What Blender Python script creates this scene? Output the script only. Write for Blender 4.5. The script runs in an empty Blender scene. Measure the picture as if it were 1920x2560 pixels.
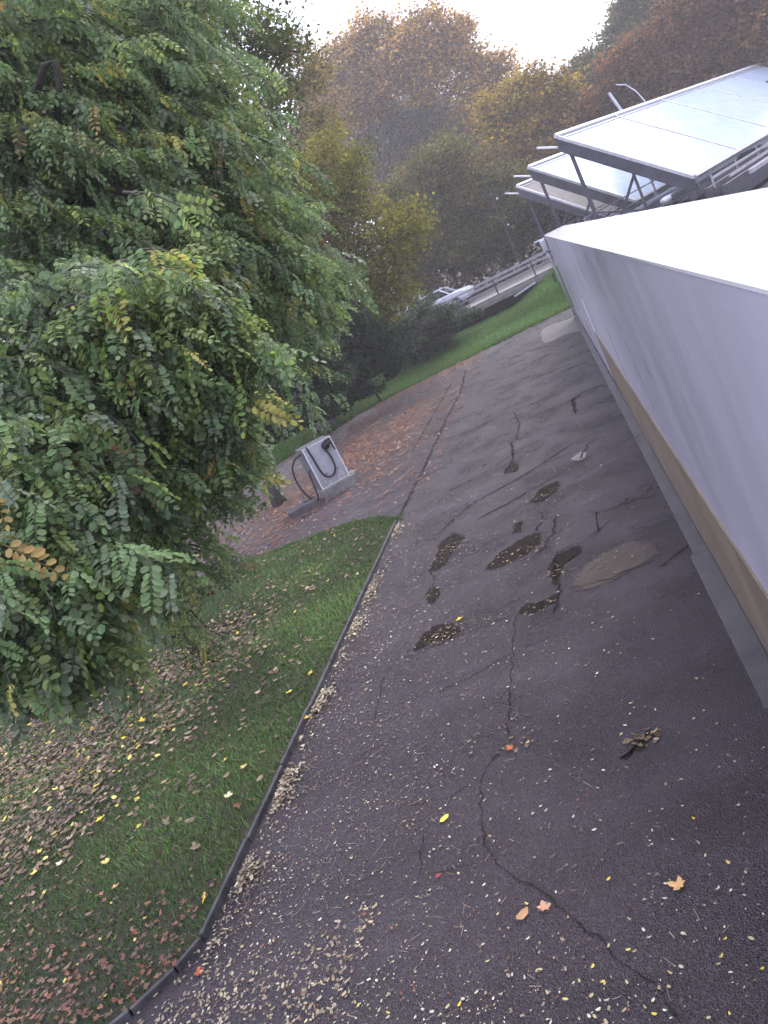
import bpy, math, random
import numpy as np
from mathutils import Vector, Matrix, Euler
random.seed(7); rng = np.random.default_rng(11)
S = bpy.context.scene
COL = S.collection
# ---------------------------------------------------------------- camera
cd = bpy.data.cameras.new('camera'); cam = bpy.data.objects.new('camera', cd); COL.objects.link(cam)
cd.sensor_fit = 'VERTICAL'; cd.sensor_height = 36.0; cd.lens = 36.0*1970/2560
cd.clip_start = 0.05; cd.clip_end = 2000
cam.matrix_world = Matrix([[0.880109, 0.371845, 0.295194, 0], [0.171984, 0.329832, -0.928242, 0], [-0.442527, 0.867722, 0.226337, 3.5], [0, 0, 0, 1]])
S.camera = cam
# ---------------------------------------------------------------- world
SUN_EL, SUN_ROT = math.radians(48), math.radians(25)
w = bpy.data.worlds.new('World'); S.world = w; w.use_nodes = True
nt = w.node_tree; nt.nodes.clear()
sky = nt.nodes.new('ShaderNodeTexSky'); sky.sky_type = 'NISHITA'; sky.sun_disc = False
sky.sun_elevation = SUN_EL; sky.sun_rotation = SUN_ROT; sky.dust_density = 4.0; sky.air_density = 1.2
mx = nt.nodes.new('ShaderNodeMix'); mx.data_type = 'RGBA'; mx.inputs[0].default_value = 0.72
mx.inputs[7].default_value = (8.7, 8.7, 11.2, 1)          # the flat white cloud deck
bg = nt.nodes.new('ShaderNodeBackground'); bg.inputs[1].default_value = 0.12
wo = nt.nodes.new('ShaderNodeOutputWorld')
nt.links.new(sky.outputs[0], mx.inputs[6]); nt.links.new(mx.outputs[2], bg.inputs[0]); nt.links.new(bg.outputs[0], wo.inputs[0])
ld = bpy.data.lights.new('sun', 'SUN'); ld.energy = 1.0; ld.angle = math.radians(25); ld.color = (1, .96, .9)
sun = bpy.data.objects.new('sun', ld); COL.objects.link(sun)
sun.rotation_euler = (math.pi/2 - SUN_EL, 0, -SUN_ROT + math.pi)
S.view_settings.view_transform = 'Standard'; S.view_settings.look = 'None'
S.view_settings.exposure = 1.4; S.view_settings.gamma = 1.0; S.view_settings.use_curve_mapping = False
S.cycles.max_bounces = 6; S.cycles.volume_bounces = 0; S.cycles.diffuse_bounces = 3; S.cycles.transparent_max_bounces = 8

# ---------------------------------------------------------------- materials
def mat(name, c1, c2=None, rough=.6, scale=3., bump=0., bscale=None, spec=.4, metal=0., detail=6, coords='Object', rough2=None, trans=0, stretch=None, decal=False):
    m = bpy.data.materials.new(name); m.use_nodes = True; t = m.node_tree; p = t.nodes['Principled BSDF']
    p.inputs['Roughness'].default_value = rough; p.inputs['Metallic'].default_value = metal
    p.inputs['Specular IOR Level'].default_value = spec
    p.inputs['Base Color'].default_value = (*c1, 1)
    tc = t.nodes.new('ShaderNodeTexCoord')
    if c2 or rough2 is not None:
        n = t.nodes.new('ShaderNodeTexNoise'); n.inputs['Scale'].default_value = scale; n.inputs['Detail'].default_value = detail
        n.inputs['Roughness'].default_value = .65
        t.links.new(tc.outputs[coords], n.inputs['Vector'])
        r = t.nodes.new('ShaderNodeMapRange'); r.inputs[1].default_value = .35; r.inputs[2].default_value = .65
        t.links.new(n.outputs[0], r.inputs[0])
    if c2:
        x = t.nodes.new('ShaderNodeMix'); x.data_type = 'RGBA'; x.inputs[6].default_value = (*c1, 1); x.inputs[7].default_value = (*c2, 1)
        t.links.new(r.outputs[0], x.inputs[0]); t.links.new(x.outputs[2], p.inputs['Base Color'])
    if rough2 is not None:
        q = t.nodes.new('ShaderNodeMapRange'); q.inputs[3].default_value = rough; q.inputs[4].default_value = rough2
        t.links.new(r.outputs[0], q.inputs[0]); t.links.new(q.outputs[0], p.inputs['Roughness'])
    if stretch:
        mpp = t.nodes.new('ShaderNodeMapping'); mpp.inputs['Scale'].default_value = stretch
        t.links.new(tc.outputs[coords], mpp.inputs[0]); t.links.new(mpp.outputs[0], n.inputs['Vector'])
    if decal:      # a stain with a ragged soft rim: coverage falls to nothing at its edge
        at_ = t.nodes.new('ShaderNodeAttribute'); at_.attribute_name = 'cover'
        nn = t.nodes.new('ShaderNodeTexNoise'); nn.inputs['Scale'].default_value = 14; nn.inputs['Detail'].default_value = 8; nn.inputs['Roughness'].default_value = .75
        t.links.new(tc.outputs[coords], nn.inputs['Vector'])
        ad = t.nodes.new('ShaderNodeMath'); ad.operation = 'MULTIPLY_ADD'; ad.inputs[1].default_value = 2.6; ad.inputs[2].default_value = -1.75
        t.links.new(nn.outputs[0], ad.inputs[0])
        a2 = t.nodes.new('ShaderNodeMath'); a2.operation = 'MULTIPLY_ADD'; a2.inputs[1].default_value = 1.9
        t.links.new(at_.outputs['Fac'], a2.inputs[0]); t.links.new(ad.outputs[0], a2.inputs[2])
        r9 = t.nodes.new('ShaderNodeMapRange'); r9.inputs[1].default_value = .1; r9.inputs[2].default_value = .6; r9.inputs[4].default_value = decal
        t.links.new(a2.outputs[0], r9.inputs[0]); t.links.new(r9.outputs[0], p.inputs['Alpha'])
    if bump:
        n2 = t.nodes.new('ShaderNodeTexNoise'); n2.inputs['Scale'].default_value = bscale or scale*6; n2.inputs['Detail'].default_value = 5
        t.links.new(tc.outputs[coords], n2.inputs['Vector'])
        b = t.nodes.new('ShaderNodeBump'); b.inputs['Strength'].default_value = bump; b.inputs['Distance'].default_value = .02
        t.links.new(n2.outputs[0], b.inputs['Height']); t.links.new(b.outputs[0], p.inputs['Normal'])
    return m
def leafmat(name, rough=.45, spec=.4, trans=.25):
    m = bpy.data.materials.new(name); m.use_nodes = True; t = m.node_tree; p = t.nodes['Principled BSDF']
    a = t.nodes.new('ShaderNodeAttribute'); a.attribute_name = 'tint'
    p.inputs['Roughness'].default_value = rough; p.inputs['Specular IOR Level'].default_value = spec
    t.links.new(a.outputs['Color'], p.inputs['Base Color'])
    if trans:
        tr = t.nodes.new('ShaderNodeBsdfTranslucent'); t.links.new(a.outputs['Color'], tr.inputs[0])
        ms = t.nodes.new('ShaderNodeMixShader'); ms.inputs[0].default_value = trans
        t.links.new(p.outputs[0], ms.inputs[1]); t.links.new(tr.outputs[0], ms.inputs[2])
        t.links.new(ms.outputs[0], t.nodes['Material Output'].inputs[0])
    return m
M = dict(
 bark=mat('bark', (.03,.027,.024), (.07,.062,.05), .85, 8, .6, 30),
 leaf=leafmat('leaf', .45, .35, .45), farleaf=leafmat('far_leaf', .7, .08, .38), litter=leafmat('litter', .55, .35, 0), grass=leafmat('grass', .5, .3, .2),
 concrete=mat('concrete', (.16,.15,.15), (.26,.245,.24), .75, 4, .35, 60),
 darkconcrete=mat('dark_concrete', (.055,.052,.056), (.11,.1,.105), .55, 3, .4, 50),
 kerb=mat('kerb', (.035,.034,.038), (.085,.082,.088), .6, 6, .4, 60),
 footing=mat('footing', (.058,.054,.06), (.10,.094,.10), .5, 2.2, .5, 90),
 plinth=mat('plinth', (.17,.13,.095), (.25,.20,.15), .5, 1.7, .15, 60),
 clad=mat('cladding', (.415,.41,.48), (.455,.45,.525), .26, .9, 0, spec=.4, rough2=.42, stretch=(6,1.2,.5)),
 roofcap=mat('roof_cap', (.74,.75,.78), (.80,.81,.83), .16, 1.5, .02, 20, spec=.6),
 steel=mat('steel', (.040,.040,.055), (.075,.075,.10), .5, 3, .1, 30, spec=.3),
 galv=mat('galvanised', (.45,.46,.50), (.60,.61,.66), .4, 5, .05, 40, metal=.4),
 rail=mat('rail', (.27,.26,.29), (.40,.39,.43), .45, 5, .05, 40, metal=.2),
 white=mat('white_paint', (.72,.74,.78), (.80,.81,.84), .3, 3),
 panel=mat('panel', (.40,.40,.45), (.50,.50,.55), .35, 9, .05, 50, metal=.25),
 cabinet=mat('cabinet', (.085,.085,.095), (.12,.12,.13), .5, 4, .05, 50),
 rubber=mat('rubber', (.012,.012,.015), (.02,.02,.024), .4, 8, .1, 90),
 glassroof=mat('roof_pane', (.50,.62,.78), (.62,.72,.84), .12, 1.3, .01, 8, spec=.9),
 glass=mat('car_glass', (.02,.025,.03), None, .05, spec=.8),
 carpaint=mat('car_paint', (.62,.66,.74), (.68,.72,.80), .2, 3, spec=.7),
 amber=mat('amber_lens', (.8,.25,.03), None, .2), red=mat('red_lens', (.45,.02,.02), None, .2),
 wet=mat('wet_hollow', (.010,.008,.007), (.032,.025,.019), .7, 9, .8, 60, rough2=.9, spec=.08, decal=.82),
 patchw=mat('worn_patch', (.052,.047,.054), (.078,.070,.076), .6, 9, .8, 80, spec=.3, decal=0.7),
 sand=mat('muddy_puddle', (.048,.037,.031), (.085,.064,.050), .45, 6, .5, 50, rough2=.6, spec=.3, decal=0.75),
 crack=mat('crack', (.012,.010,.012), (.028,.024,.026), .9, 12, .5, 60, spec=.05, decal=.72), void=mat('painted_shade_wall', (.022,.022,.026), (.04,.038,.04), .8, 2, .3, 30, spec=.2),
 black=mat('black_mark', (.02,.02,.03), None, .5),
 rock=mat('rock', (.17,.17,.18), (.30,.30,.31), .8, 7, .6, 25),
 slab=mat('slab', (.13,.12,.115), (.20,.185,.175), .45, 2.5, .35, 40, decal=0.8),
)
def asphalt():
    m = bpy.data.materials.new('wet_asphalt'); m.use_nodes = True; t = m.node_tree; p = t.nodes['Principled BSDF']; L = t.links.new
    tc = t.nodes.new('ShaderNodeTexCoord')
    def noise(s, d=5, r=.6, vec=None):
        n = t.nodes.new('ShaderNodeTexNoise'); n.inputs['Scale'].default_value = s; n.inputs['Detail'].default_value = d; n.inputs['Roughness'].default_value = r
        L(vec or tc.outputs['Object'], n.inputs['Vector']); return n.outputs[0]
    def ramp(v, a, b, c=0., d=1.):
        r = t.nodes.new('ShaderNodeMapRange'); r.inputs[1].default_value = a; r.inputs[2].default_value = b; r.inputs[3].default_value = c; r.inputs[4].default_value = d
        L(v, r.inputs[0]); return r.outputs[0]
    def mixc(f, a, b):
        x = t.nodes.new('ShaderNodeMix'); x.data_type = 'RGBA'
        for k, v in ((6, a), (7, b)):
            if isinstance(v, tuple): x.inputs[k].default_value = (*v, 1)
            else: L(v, x.inputs[k])
        L(f, x.inputs[0]); return x.outputs[2]
    mp = t.nodes.new('ShaderNodeMapping'); mp.inputs['Scale'].default_value = (.35, 1.3, 1); L(tc.outputs['Object'], mp.inputs[0])
    big = ramp(noise(.8, 6, .6, mp.outputs[0]), .38, .62)
    c = mixc(big, (.032,.022,.027), (.070,.052,.064))
    brown = ramp(noise(1.7, 7, .7), .5, .68)
    c = mixc(ramp(brown, 0, 1, 0, .8), c, (.038,.022,.021))
    vo = t.nodes.new('ShaderNodeTexVoronoi'); vo.inputs['Scale'].default_value = 95; L(tc.outputs['Object'], vo.inputs['Vector'])
    c = mixc(ramp(noise(150, 2), .56, .70, 0, .75), c, (.16,.148,.16))
    c = mixc(ramp(vo.outputs['Distance'], .0, .5, .5, 0), c, (.015,.014,.017))
    c = mixc(ramp(noise(38, 4, .8), .46, .62, 0, .5), c, (.105,.088,.105))
    c = mixc(ramp(noise(60, 3, .8), .52, .64, 0, .7), c, (.020,.017,.019))
    L(c, p.inputs['Base Color'])
    r1 = ramp(noise(1.1, 6, .6), .4, .62, .42, .22); L(r1, p.inputs['Roughness'])
    p.inputs['Specular IOR Level'].default_value = .6
    b = t.nodes.new('ShaderNodeBump'); b.inputs['Strength'].default_value = 1.0; b.inputs['Distance'].default_value = .02; L(vo.outputs['Distance'], b.inputs['Height'])
    b2 = t.nodes.new('ShaderNodeBump'); b2.inputs['Strength'].default_value = .6; b2.inputs['Distance'].default_value = .012; L(noise(30, 6, .8), b2.inputs['Height'])
    L(b2.outputs[0], b.inputs['Normal']); L(b.outputs[0], p.inputs['Normal'])
    return m
M['asphalt'] = asphalt()
def dirty(m, z0, z1, colr, amt):
    t = m.node_tree; p = t.nodes['Principled BSDF']; L = t.links.new
    src = p.inputs['Base Color'].links[0].from_socket
    g = t.nodes.new('ShaderNodeNewGeometry'); sx = t.nodes.new('ShaderNodeSeparateXYZ'); L(g.outputs['Position'], sx.inputs[0])
    mr = t.nodes.new('ShaderNodeMapRange'); mr.inputs[1].default_value = z0; mr.inputs[2].default_value = z1; mr.inputs[3].default_value = 1; mr.inputs[4].default_value = 0; L(sx.outputs[2], mr.inputs[0])
    n = t.nodes.new('ShaderNodeTexNoise'); n.inputs['Scale'].default_value = 5; n.inputs['Detail'].default_value = 9; n.inputs['Roughness'].default_value = .75
    mp = t.nodes.new('ShaderNodeMapping'); mp.inputs['Scale'].default_value = (1, 2.2, .5); L(g.outputs['Position'], mp.inputs[0]); L(mp.outputs[0], n.inputs['Vector'])
    q = t.nodes.new('ShaderNodeMapRange'); q.inputs[1].default_value = .42; q.inputs[2].default_value = .66; q.inputs[4].default_value = amt; L(n.outputs[0], q.inputs[0])
    mu = t.nodes.new('ShaderNodeMath'); mu.operation = 'MULTIPLY'; L(mr.outputs[0], mu.inputs[0]); L(q.outputs[0], mu.inputs[1])
    x = t.nodes.new('ShaderNodeMix'); x.data_type = 'RGBA'; L(mu.outputs[0], x.inputs[0]); L(src, x.inputs[6]); x.inputs[7].default_value = (*colr, 1); L(x.outputs[2], p.inputs['Base Color'])
dirty(M['plinth'], -.1, .55, (.05,.042,.035), .9); dirty(M['clad'], 1.2, 3.4, (.33,.32,.35), .22); dirty(M['panel'], .2, .8, (.14,.12,.10), .8); dirty(M['concrete'], -.1, .5, (.06,.055,.045), .9)
M['lawn'] = mat('lawn_soil', (.022,.032,.014), (.045,.035,.022), .9, 2.2, .8, 40)
M['soil'] = mat('leafy_soil', (.045,.034,.026), (.085,.05,.032), .85, 3, .8, 25)
M['bankgrass'] = mat('bank_grass', (.05,.105,.022), (.07,.15,.03), .9, 1.2, .8, 25)
M['upper'] = mat('upper_road', (.06,.058,.065), (.09,.086,.095), .5, 2, .3, 40)

# ---------------------------------------------------------------- helpers
def tag(o, label=None, cat=None, group=None, kind=None):
    for k, v in (('label', label), ('category', cat), ('group', group), ('kind', kind)):
        if v: o[k] = v
    return o
def link(name, me, parent=None, m=None):
    o = bpy.data.objects.new(name, me); COL.objects.link(o)
    if m is not None: me.materials.append(m)
    if parent is not None:
        o.parent = parent
    return o
def empty(name, loc=(0,0,0), rz=0):
    o = bpy.data.objects.new(name, None); COL.objects.link(o); o.location = loc; o.rotation_euler = (0,0,rz); o.empty_display_size = .3
    return o
class MB:
    def __init__(s): s.v = []; s.f = []
    def add(s, V, F):
        n = len(s.v); s.v += [tuple(p) for p in V]; s.f += [tuple(i+n for i in q) for q in F]; return s
    def box(s, x0, x1, y0, y1, z0, z1):
        V = [(x,y,z) for z in (z0,z1) for y in (y0,y1) for x in (x0,x1)]
        return s.add(V, [(0,2,3,1),(4,5,7,6),(0,1,5,4),(1,3,7,5),(3,2,6,7),(2,0,4,6)])
    def beam(s, a, b, w, h, up=(0,0,1)):
        a = Vector(a); b = Vector(b); d = (b-a).normalized(); u = Vector(up)
        if abs(d.dot(u)) > .98: u = Vector((0,1,0))
        r = d.cross(u).normalized(); u = r.cross(d).normalized()
        V = [p + r*(i*w/2) + u*(j*h/2) for p in (a,b) for j in (-1,1) for i in (-1,1)]
        return s.add(V, [(0,2,3,1),(4,5,7,6),(0,1,5,4),(1,3,7,5),(3,2,6,7),(2,0,4,6)])
    def tube(s, pts, rad, n=8, cap=True):
        pts = [Vector(p) for p in pts]; 
        if not hasattr(rad, '__len__'): rad = [rad]*len(pts)
        V = []; F = []; r0 = None
        for i, p in enumerate(pts):
            d = (pts[min(i+1,len(pts)-1)] - pts[max(i-1,0)]).normalized()
            if r0 is None:
                r0 = d.cross(Vector((.3,.2,1)))
                if r0.length < .1: r0 = d.cross(Vector((1,0,0)))
            r0 = (r0 - d*r0.dot(d)).normalized(); u = d.cross(r0)
            for k in range(n):
                a = 2*math.pi*k/n; V.append(p + (r0*math.cos(a)+u*math.sin(a))*rad[i])
        for i in range(len(pts)-1):
            for k in range(n): F.append((i*n+k, i*n+(k+1)%n, (i+1)*n+(k+1)%n, (i+1)*n+k))
        if cap: F.append(tuple(range(n))[::-1]); F.append(tuple((len(pts)-1)*n+k for k in range(n)))
        return s.add(V, F)
    def prism(s, poly, z0, z1):
        n = len(poly); V = [(x,y,z0) for x,y in poly] + [(x,y,z1) for x,y in poly]
        return s.add(V, [tuple(range(n))[::-1], tuple(range(n,2*n))] + [(i,(i+1)%n,n+(i+1)%n,n+i) for i in range(n)])
    def build(s, name, m, parent=None, smooth=False, bevel=0):
        me = bpy.data.meshes.new(name); me.from_pydata(s.v, [], s.f); me.update()
        o = link(name, me, parent, m)
        if smooth: me.polygons.foreach_set('use_smooth', [True]*len(me.polygons))
        if bevel:
            md = o.modifiers.new('bevel', 'BEVEL'); md.width = bevel; md.segments = 2; md.limit_method = 'ANGLE'
        return o
def big(name, V, k, col, m, parent=None):
    """V: (nfaces, k, 3) separate polygons; col (nfaces,3)"""
    V = np.asarray(V, np.float32); n = len(V)
    me = bpy.data.meshes.new(name)
    me.vertices.add(n*k); me.vertices.foreach_set('co', V.reshape(-1))
    me.loops.add(n*k); me.loops.foreach_set('vertex_index', np.arange(n*k, dtype=np.int32))
    me.polygons.add(n); me.polygons.foreach_set('loop_start', np.arange(0, n*k, k, dtype=np.int32))
    try: me.polygons.foreach_set('loop_total', np.full(n, k, dtype=np.int32))
    except Exception: pass
    me.update(calc_edges=True)
    a = me.color_attributes.new('tint', 'FLOAT_COLOR', 'POINT')
    c = np.ones((n, k, 4), np.float32); c[:, :, :3] = np.asarray(col)[:, None, :]
    a.data.foreach_set('color', c.reshape(-1))
    return link(name, me, parent, m)
def unit(a): return a/np.maximum(np.linalg.norm(a, axis=-1, keepdims=True), 1e-9)
def rmat(n, tilt=1.0):
    """random rotation frames (n,3,3): columns u,v,normal; small tilt keeps the normal up"""
    nrm = rng.normal(size=(n,3))*tilt; nrm[:,2] = np.abs(nrm[:,2]) + (1-min(tilt,1))*3+.05
    nrm = unit(nrm); t = unit(np.cross(nrm, rng.normal(size=(n,3)))); b = np.cross(nrm, t)
    return np.stack([t, b, nrm], axis=2)
def place(tmpl, Rm, pos, scale):
    """tmpl (f,k,3) -> (n*f,k,3)"""
    n = len(pos); V = np.einsum('nij,fkj->nfki', Rm, tmpl)*np.asarray(scale).reshape(-1,1,1,1) + np.asarray(pos)[:,None,None,:]
    return V.reshape(-1, tmpl.shape[1], 3)
def tint(n, base, var=.25, alts=()):
    c = np.tile(np.array(base, float), (n,1))*(1+rng.normal(size=(n,1))*var).clip(.35, 1.9)
    c *= 1+rng.normal(size=(n,3))*.07
    u = rng.random(n); acc = 0
    for p, a in alts:
        s = (u >= acc) & (u < acc+p); c[s] = np.array(a)*(1+rng.normal(size=(s.sum(),1))*.25); acc += p
    return c.clip(.004, .9)
def inpoly(px, py, poly):
    r = np.zeros(len(px), bool); n = len(poly)
    for i in range(n):
        x0,y0 = poly[i]; x1,y1 = poly[(i+1)%n]
        c = ((y0 > py) != (y1 > py)) & (px < (x1-x0)*(py-y0)/((y1-y0) or 1e-9)+x0); r ^= c
    return r
# small 2-D value noise, for clumping the litter
_g = rng.random((64,64))
def vn(x, y, s):
    x = np.asarray(x)*s+100; y = np.asarray(y)*s+100; i = np.floor(x).astype(int); j = np.floor(y).astype(int); fx = x-i; fy = y-j
    fx = fx*fx*(3-2*fx); fy = fy*fy*(3-2*fy); g = lambda a,b: _g[a%64, b%64]
    return (g(i,j)*(1-fx)+g(i+1,j)*fx)*(1-fy)+(g(i,j+1)*(1-fx)+g(i+1,j+1)*fx)*fy

# ---------------------------------------------------------------- ground
def grid(name, xs, ys, hf, m, parent=None):
    X, Y = np.meshgrid(xs, ys); Z = hf(X, Y); nx = len(xs); ny = len(ys)
    V = np.stack([X,Y,Z], -1).reshape(-1,3).tolist()
    F = [(j*nx+i, j*nx+i+1, (j+1)*nx+i+1, (j+1)*nx+i) for j in range(ny-1) for i in range(nx-1)]
    me = bpy.data.meshes.new(name); me.from_pydata(V, [], F); me.update()
    me.polygons.foreach_set('use_smooth', [True]*len(F)); return link(name, me, parent, m)
def sst(t): t = np.clip(t, 0, 1); return t*t*(3-2*t)
gx = np.concatenate([np.linspace(-600,-60,10), np.linspace(-55,60,60), np.linspace(70,600,10)])
gy = np.concatenate([np.linspace(-600,-30,8), np.linspace(-25,110,60), np.linspace(120,900,14)])
def hbase(X, Y): return -.06 + sst((Y-60)/120)*5 + (np.sin(X*.21)*np.cos(Y*.17)*.0)
tag(grid('ground', gx, gy, hbase, M['soil']), kind='structure')
KERB = [(-4.1,13.25),(-4.1,4.15),(-4.22,3.92),(-4.46,3.64),(-4.95,3.25),(-5.7,2.8),(-7.0,2.3),(-9.5,1.7)]
LAWNEDGE = [(-4.1,13.25),(-4.7,13.9),(-5.5,14.45),(-7.1,14.75),(-8.6,14.95),(-11,15.6),(-14,17)]
ROADP = [(3,-9),(3,35.2),(.2,34.95),(-2,34.55),(-4.3,33.9),(-7,33.5),(-9.2,32.2),(-10.2,30.4),(-13,27),(-17,24)] + [(-17,18.5)] + LAWNEDGE[::-1] + KERB[1:] + [(-12,1.3),(-16,0),(-16,-9)]
rd = MB(); rd.add([(x,y,0) for x,y in ROADP], [tuple(range(len(ROADP)))]); road = rd.build('road', M['asphalt']); tag(road, kind='structure')
lawnp = LAWNEDGE + [(-30,22),(-30,-6)] + [(-9.5,1.7),(-7,2.3),(-5.7,2.8),(-4.95,3.25),(-4.46,3.64),(-4.22,3.92),(-4.1,4.15)]
lw = MB(); lw.add([(x,y,.035) for x,y in lawnp], [tuple(range(len(lawnp)))]); tag(lw.build('lawn', M['lawn']), kind='structure')
def bank_y0(x): return np.interp(x, [-17,-13,-10.2,-9.2,-7,-4.3,-2,.2,3,10], [23.9,26.9,30.3,32.1,33.4,33.8,34.45,34.85,35.1,35.5])
def bank_h(x, y):
    y0 = bank_y0(x); return .012 + .95*np.clip((x+2.3)/2.6, 0, 1)**1.3*sst((y-y0)/8.5) + .42*sst((y-y0)/7)
bx = np.linspace(-17,2.2,40); bt = np.linspace(0,1,16)
V = []; 
for t in bt:
    for x in bx:
        y = bank_y0(x)+(43.2-bank_y0(x))*t; V.append((x, y, float(bank_h(x, y))))
me = bpy.data.meshes.new('bank'); nx = len(bx)
me.from_pydata(V, [], [(j*nx+i, j*nx+i+1, (j+1)*nx+i+1, (j+1)*nx+i) for j in range(len(bt)-1) for i in range(nx-1)]); me.update()
tag(link('grass_bank', me, None, M['bankgrass']), kind='structure')

# worn patches, wet hollows and cracks, children of the road
def blob(pts, z, name, m, jit=.03, sub=5, seed=0):
    r = random.Random(seed); P = []
    n = len(pts)
    for i in range(n):
        a, b, c, d = (Vector(pts[(i+k-1) % n]) for k in range(4))
        for s in range(sub):
            t = s/sub
            q = .5*((2*b)+(c-a)*t+(2*a-5*b+4*c-d)*t*t+(3*b-a-3*c+d)*t**3)
            P.append((q.x+r.uniform(-jit,jit), q.y+r.uniform(-jit,jit)))
    cx = sum(q[0] for q in P)/len(P); cy = sum(q[1] for q in P)/len(P); N = len(P)
    V = [(cx,cy,z)] + [(cx+(x-cx)*f, cy+(y-cy)*f, z) for f in (.72, 1.22) for x,y in P]
    b = MB(); b.add(V, [(0,1+i,1+(i+1)%N) for i in range(N)]+[(1+i,1+N+i,1+N+(i+1)%N,1+(i+1)%N) for i in range(N)])
    o = b.build(name, m, road); a = o.data.attributes.new('cover','FLOAT','POINT'); a.data.foreach_set('value', [1.]*(N+1)+[0.]*N); return o
def crack(pts, w, z=.010, seed=0, name='crack', m=None):
    r = random.Random(seed); L = []
    for (x0,y0),(x1,y1) in zip(pts[:-1], pts[1:]):
        n = max(2, int(math.hypot(x1-x0,y1-y0)/.07))
        for i in range(n): L.append((x0+(x1-x0)*i/n+r.uniform(-.02,.02), y0+(y1-y0)*i/n+r.uniform(-.02,.02)))
    L.append(pts[-1]); V = []; 
    for i,(x,y) in enumerate(L):
        a = L[max(i-1,0)]; c = L[min(i+1,len(L)-1)]; d = Vector((c[0]-a[0], c[1]-a[1])).normalized()
        ww = w*(.35+r.random()*.9)*(0.25 if i in (0,len(L)-1) else 1)
        V += [(x-d.y*ww/2, y+d.x*ww/2, z), (x+d.y*ww/2, y-d.x*ww/2, z)]
    b = MB(); b.add(V, [(2*i,2*i+1,2*i+3,2*i+2) for i in range(len(L)-1)]); o = b.build(name, m or M['crack'], road)
    a = o.data.attributes.new('cover','FLOAT','POINT'); a.data.foreach_set('value', [.62]*len(V)); return o
blob([(-1.0, 31.71), (-0.27, 31.58), (0.43, 30.44), (0.4, 26.72), (-0.28, 27.46), (-0.96, 27.68)], .006, 'concrete_slab', M['slab'], .01, 3, 1)
crack([(-4.08, 13.58), (-4.01, 16.69), (-4.0, 19.0), (-3.99, 21.96), (-3.89, 25.02), (-4.12, 30.34)], 0.081, seed=0)
crack([(-4.69, 19.08), (-4.58, 24.84), (-4.54, 28.33)], 0.057, seed=1)
crack([(-2.5, 21.7), (-1.33, 21.7), (-0.21, 21.39)], 0.057, seed=2)
crack([(-2.99, 20.08), (-1.89, 20.66), (-0.78, 20.95)], 0.046, seed=3)
crack([(-0.53, 15.64), (-0.54, 17.05), (-0.26, 17.32), (0.09, 17.23), (0.27, 17.28)], 0.081, seed=4)
crack([(-1.72, 27.88), (-0.87, 26.67)], 0.057, seed=5)
crack([(-0.67, 20.98), (-0.14, 20.73), (0.01, 20.58)], 0.092, seed=6)
crack([(-1.17, 24.89), (-0.66, 24.63)], 0.069, seed=7)
crack([(-3.08, 11.54), (-2.53, 12.47), (-1.61, 12.85), (-0.72, 13.59)], 0.052, seed=8)
crack([(-1.95, 13.56), (-1.82, 14.29), (-1.89, 15.6)], 0.057, seed=9)
crack([(-1.53, 11.88), (-1.06, 12.12), (-0.52, 12.38)], 0.034, seed=10)
crack([(-2.39, 11.53), (-1.9, 11.68), (-1.53, 11.88)], 0.057, seed=11)
crack([(-1.66, 7.7), (-1.67, 7.01), (-1.69, 6.15), (-1.69, 5.5)], 0.015, seed=12)
crack([(-2.44, 6.64), (-2.02, 6.76), (-1.67, 6.93)], 0.017, seed=13)
crack([(-3.05, 7.64), (-2.32, 7.71), (-1.66, 7.75)], 0.017, seed=14)
crack([(-1.26, 7.45), (-1.15, 7.9), (-1.21, 8.48), (-1.14, 9.03)], 0.038, seed=15)
crack([(-1.69, 5.5), (-1.91, 5.09), (-1.82, 4.3), (-1.57, 3.97), (-1.31, 3.71), (-1.16, 3.47), (-0.98, 3.25), (-0.84, 3.05), (-0.75, 2.85)], 0.015, seed=16)
crack([(-1.86, 4.2), (-2.31, 4.24), (-2.34, 4.68)], 0.009, seed=17)
crack([(-0.11, 7.62), (0.13, 7.82), (0.42, 8.04)], 0.034, seed=18)
crack([(-0.59, 9.88), (-0.6, 9.16), (-0.76, 9.05)], 0.023, seed=19)
crack([(-3.13, 6.32), (-3.19, 7.3), (-3.07, 7.74)], 0.009, seed=20)
crack([(-0.79, 4.93), (-0.66, 5.01), (-0.53, 5.11)], 0.013, seed=21)
crack([(-3.29, 18.44), (-2.27, 18.72), (-1.45, 18.48), (-0.77, 18.21)], 0.034, seed=22)
crack([(-2.86, 26.63), (-1.85, 26.42), (-0.48, 25.89)], 0.034, seed=23)
crack([(-3.12, 13.85), (-2.49, 14.03), (-1.78, 14.67), (-1.05, 14.87)], 0.034, seed=24)
crack([(-1.8, 15.62), (-1.73, 16.92), (-1.9, 18.47)], 0.034, seed=25)
crack([(-1.41, 10.0), (-1.32, 10.37), (-1.35, 10.81)], 0.034, seed=26)
crack([(-0.65, 9.79), (-0.23, 9.78), (0.16, 9.63)], 0.034, seed=27)
crack([(-1.02, 7.89), (-0.63, 7.78), (-0.11, 7.84)], 0.023, seed=28)
crack([(-0.65, 12.45), (-0.46, 13.17), (-0.24, 13.36)], 0.034, seed=29)
crack([(-1.47, 9.09), (-1.31, 9.33), (-1.17, 9.74), (-1.12, 10.31)], 0.034, seed=30)
crack([(-2.96, 9.11), (-2.85, 9.65), (-2.99, 10.04)], 0.019, seed=31)
crack([(-1.98, 5.07), (-2.17, 4.96), (-2.61, 5.09)], 0.011, seed=32)
crack([(-3.26, 5.94), (-3.02, 6.01), (-2.74, 6.06)], 0.012, seed=33)
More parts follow.
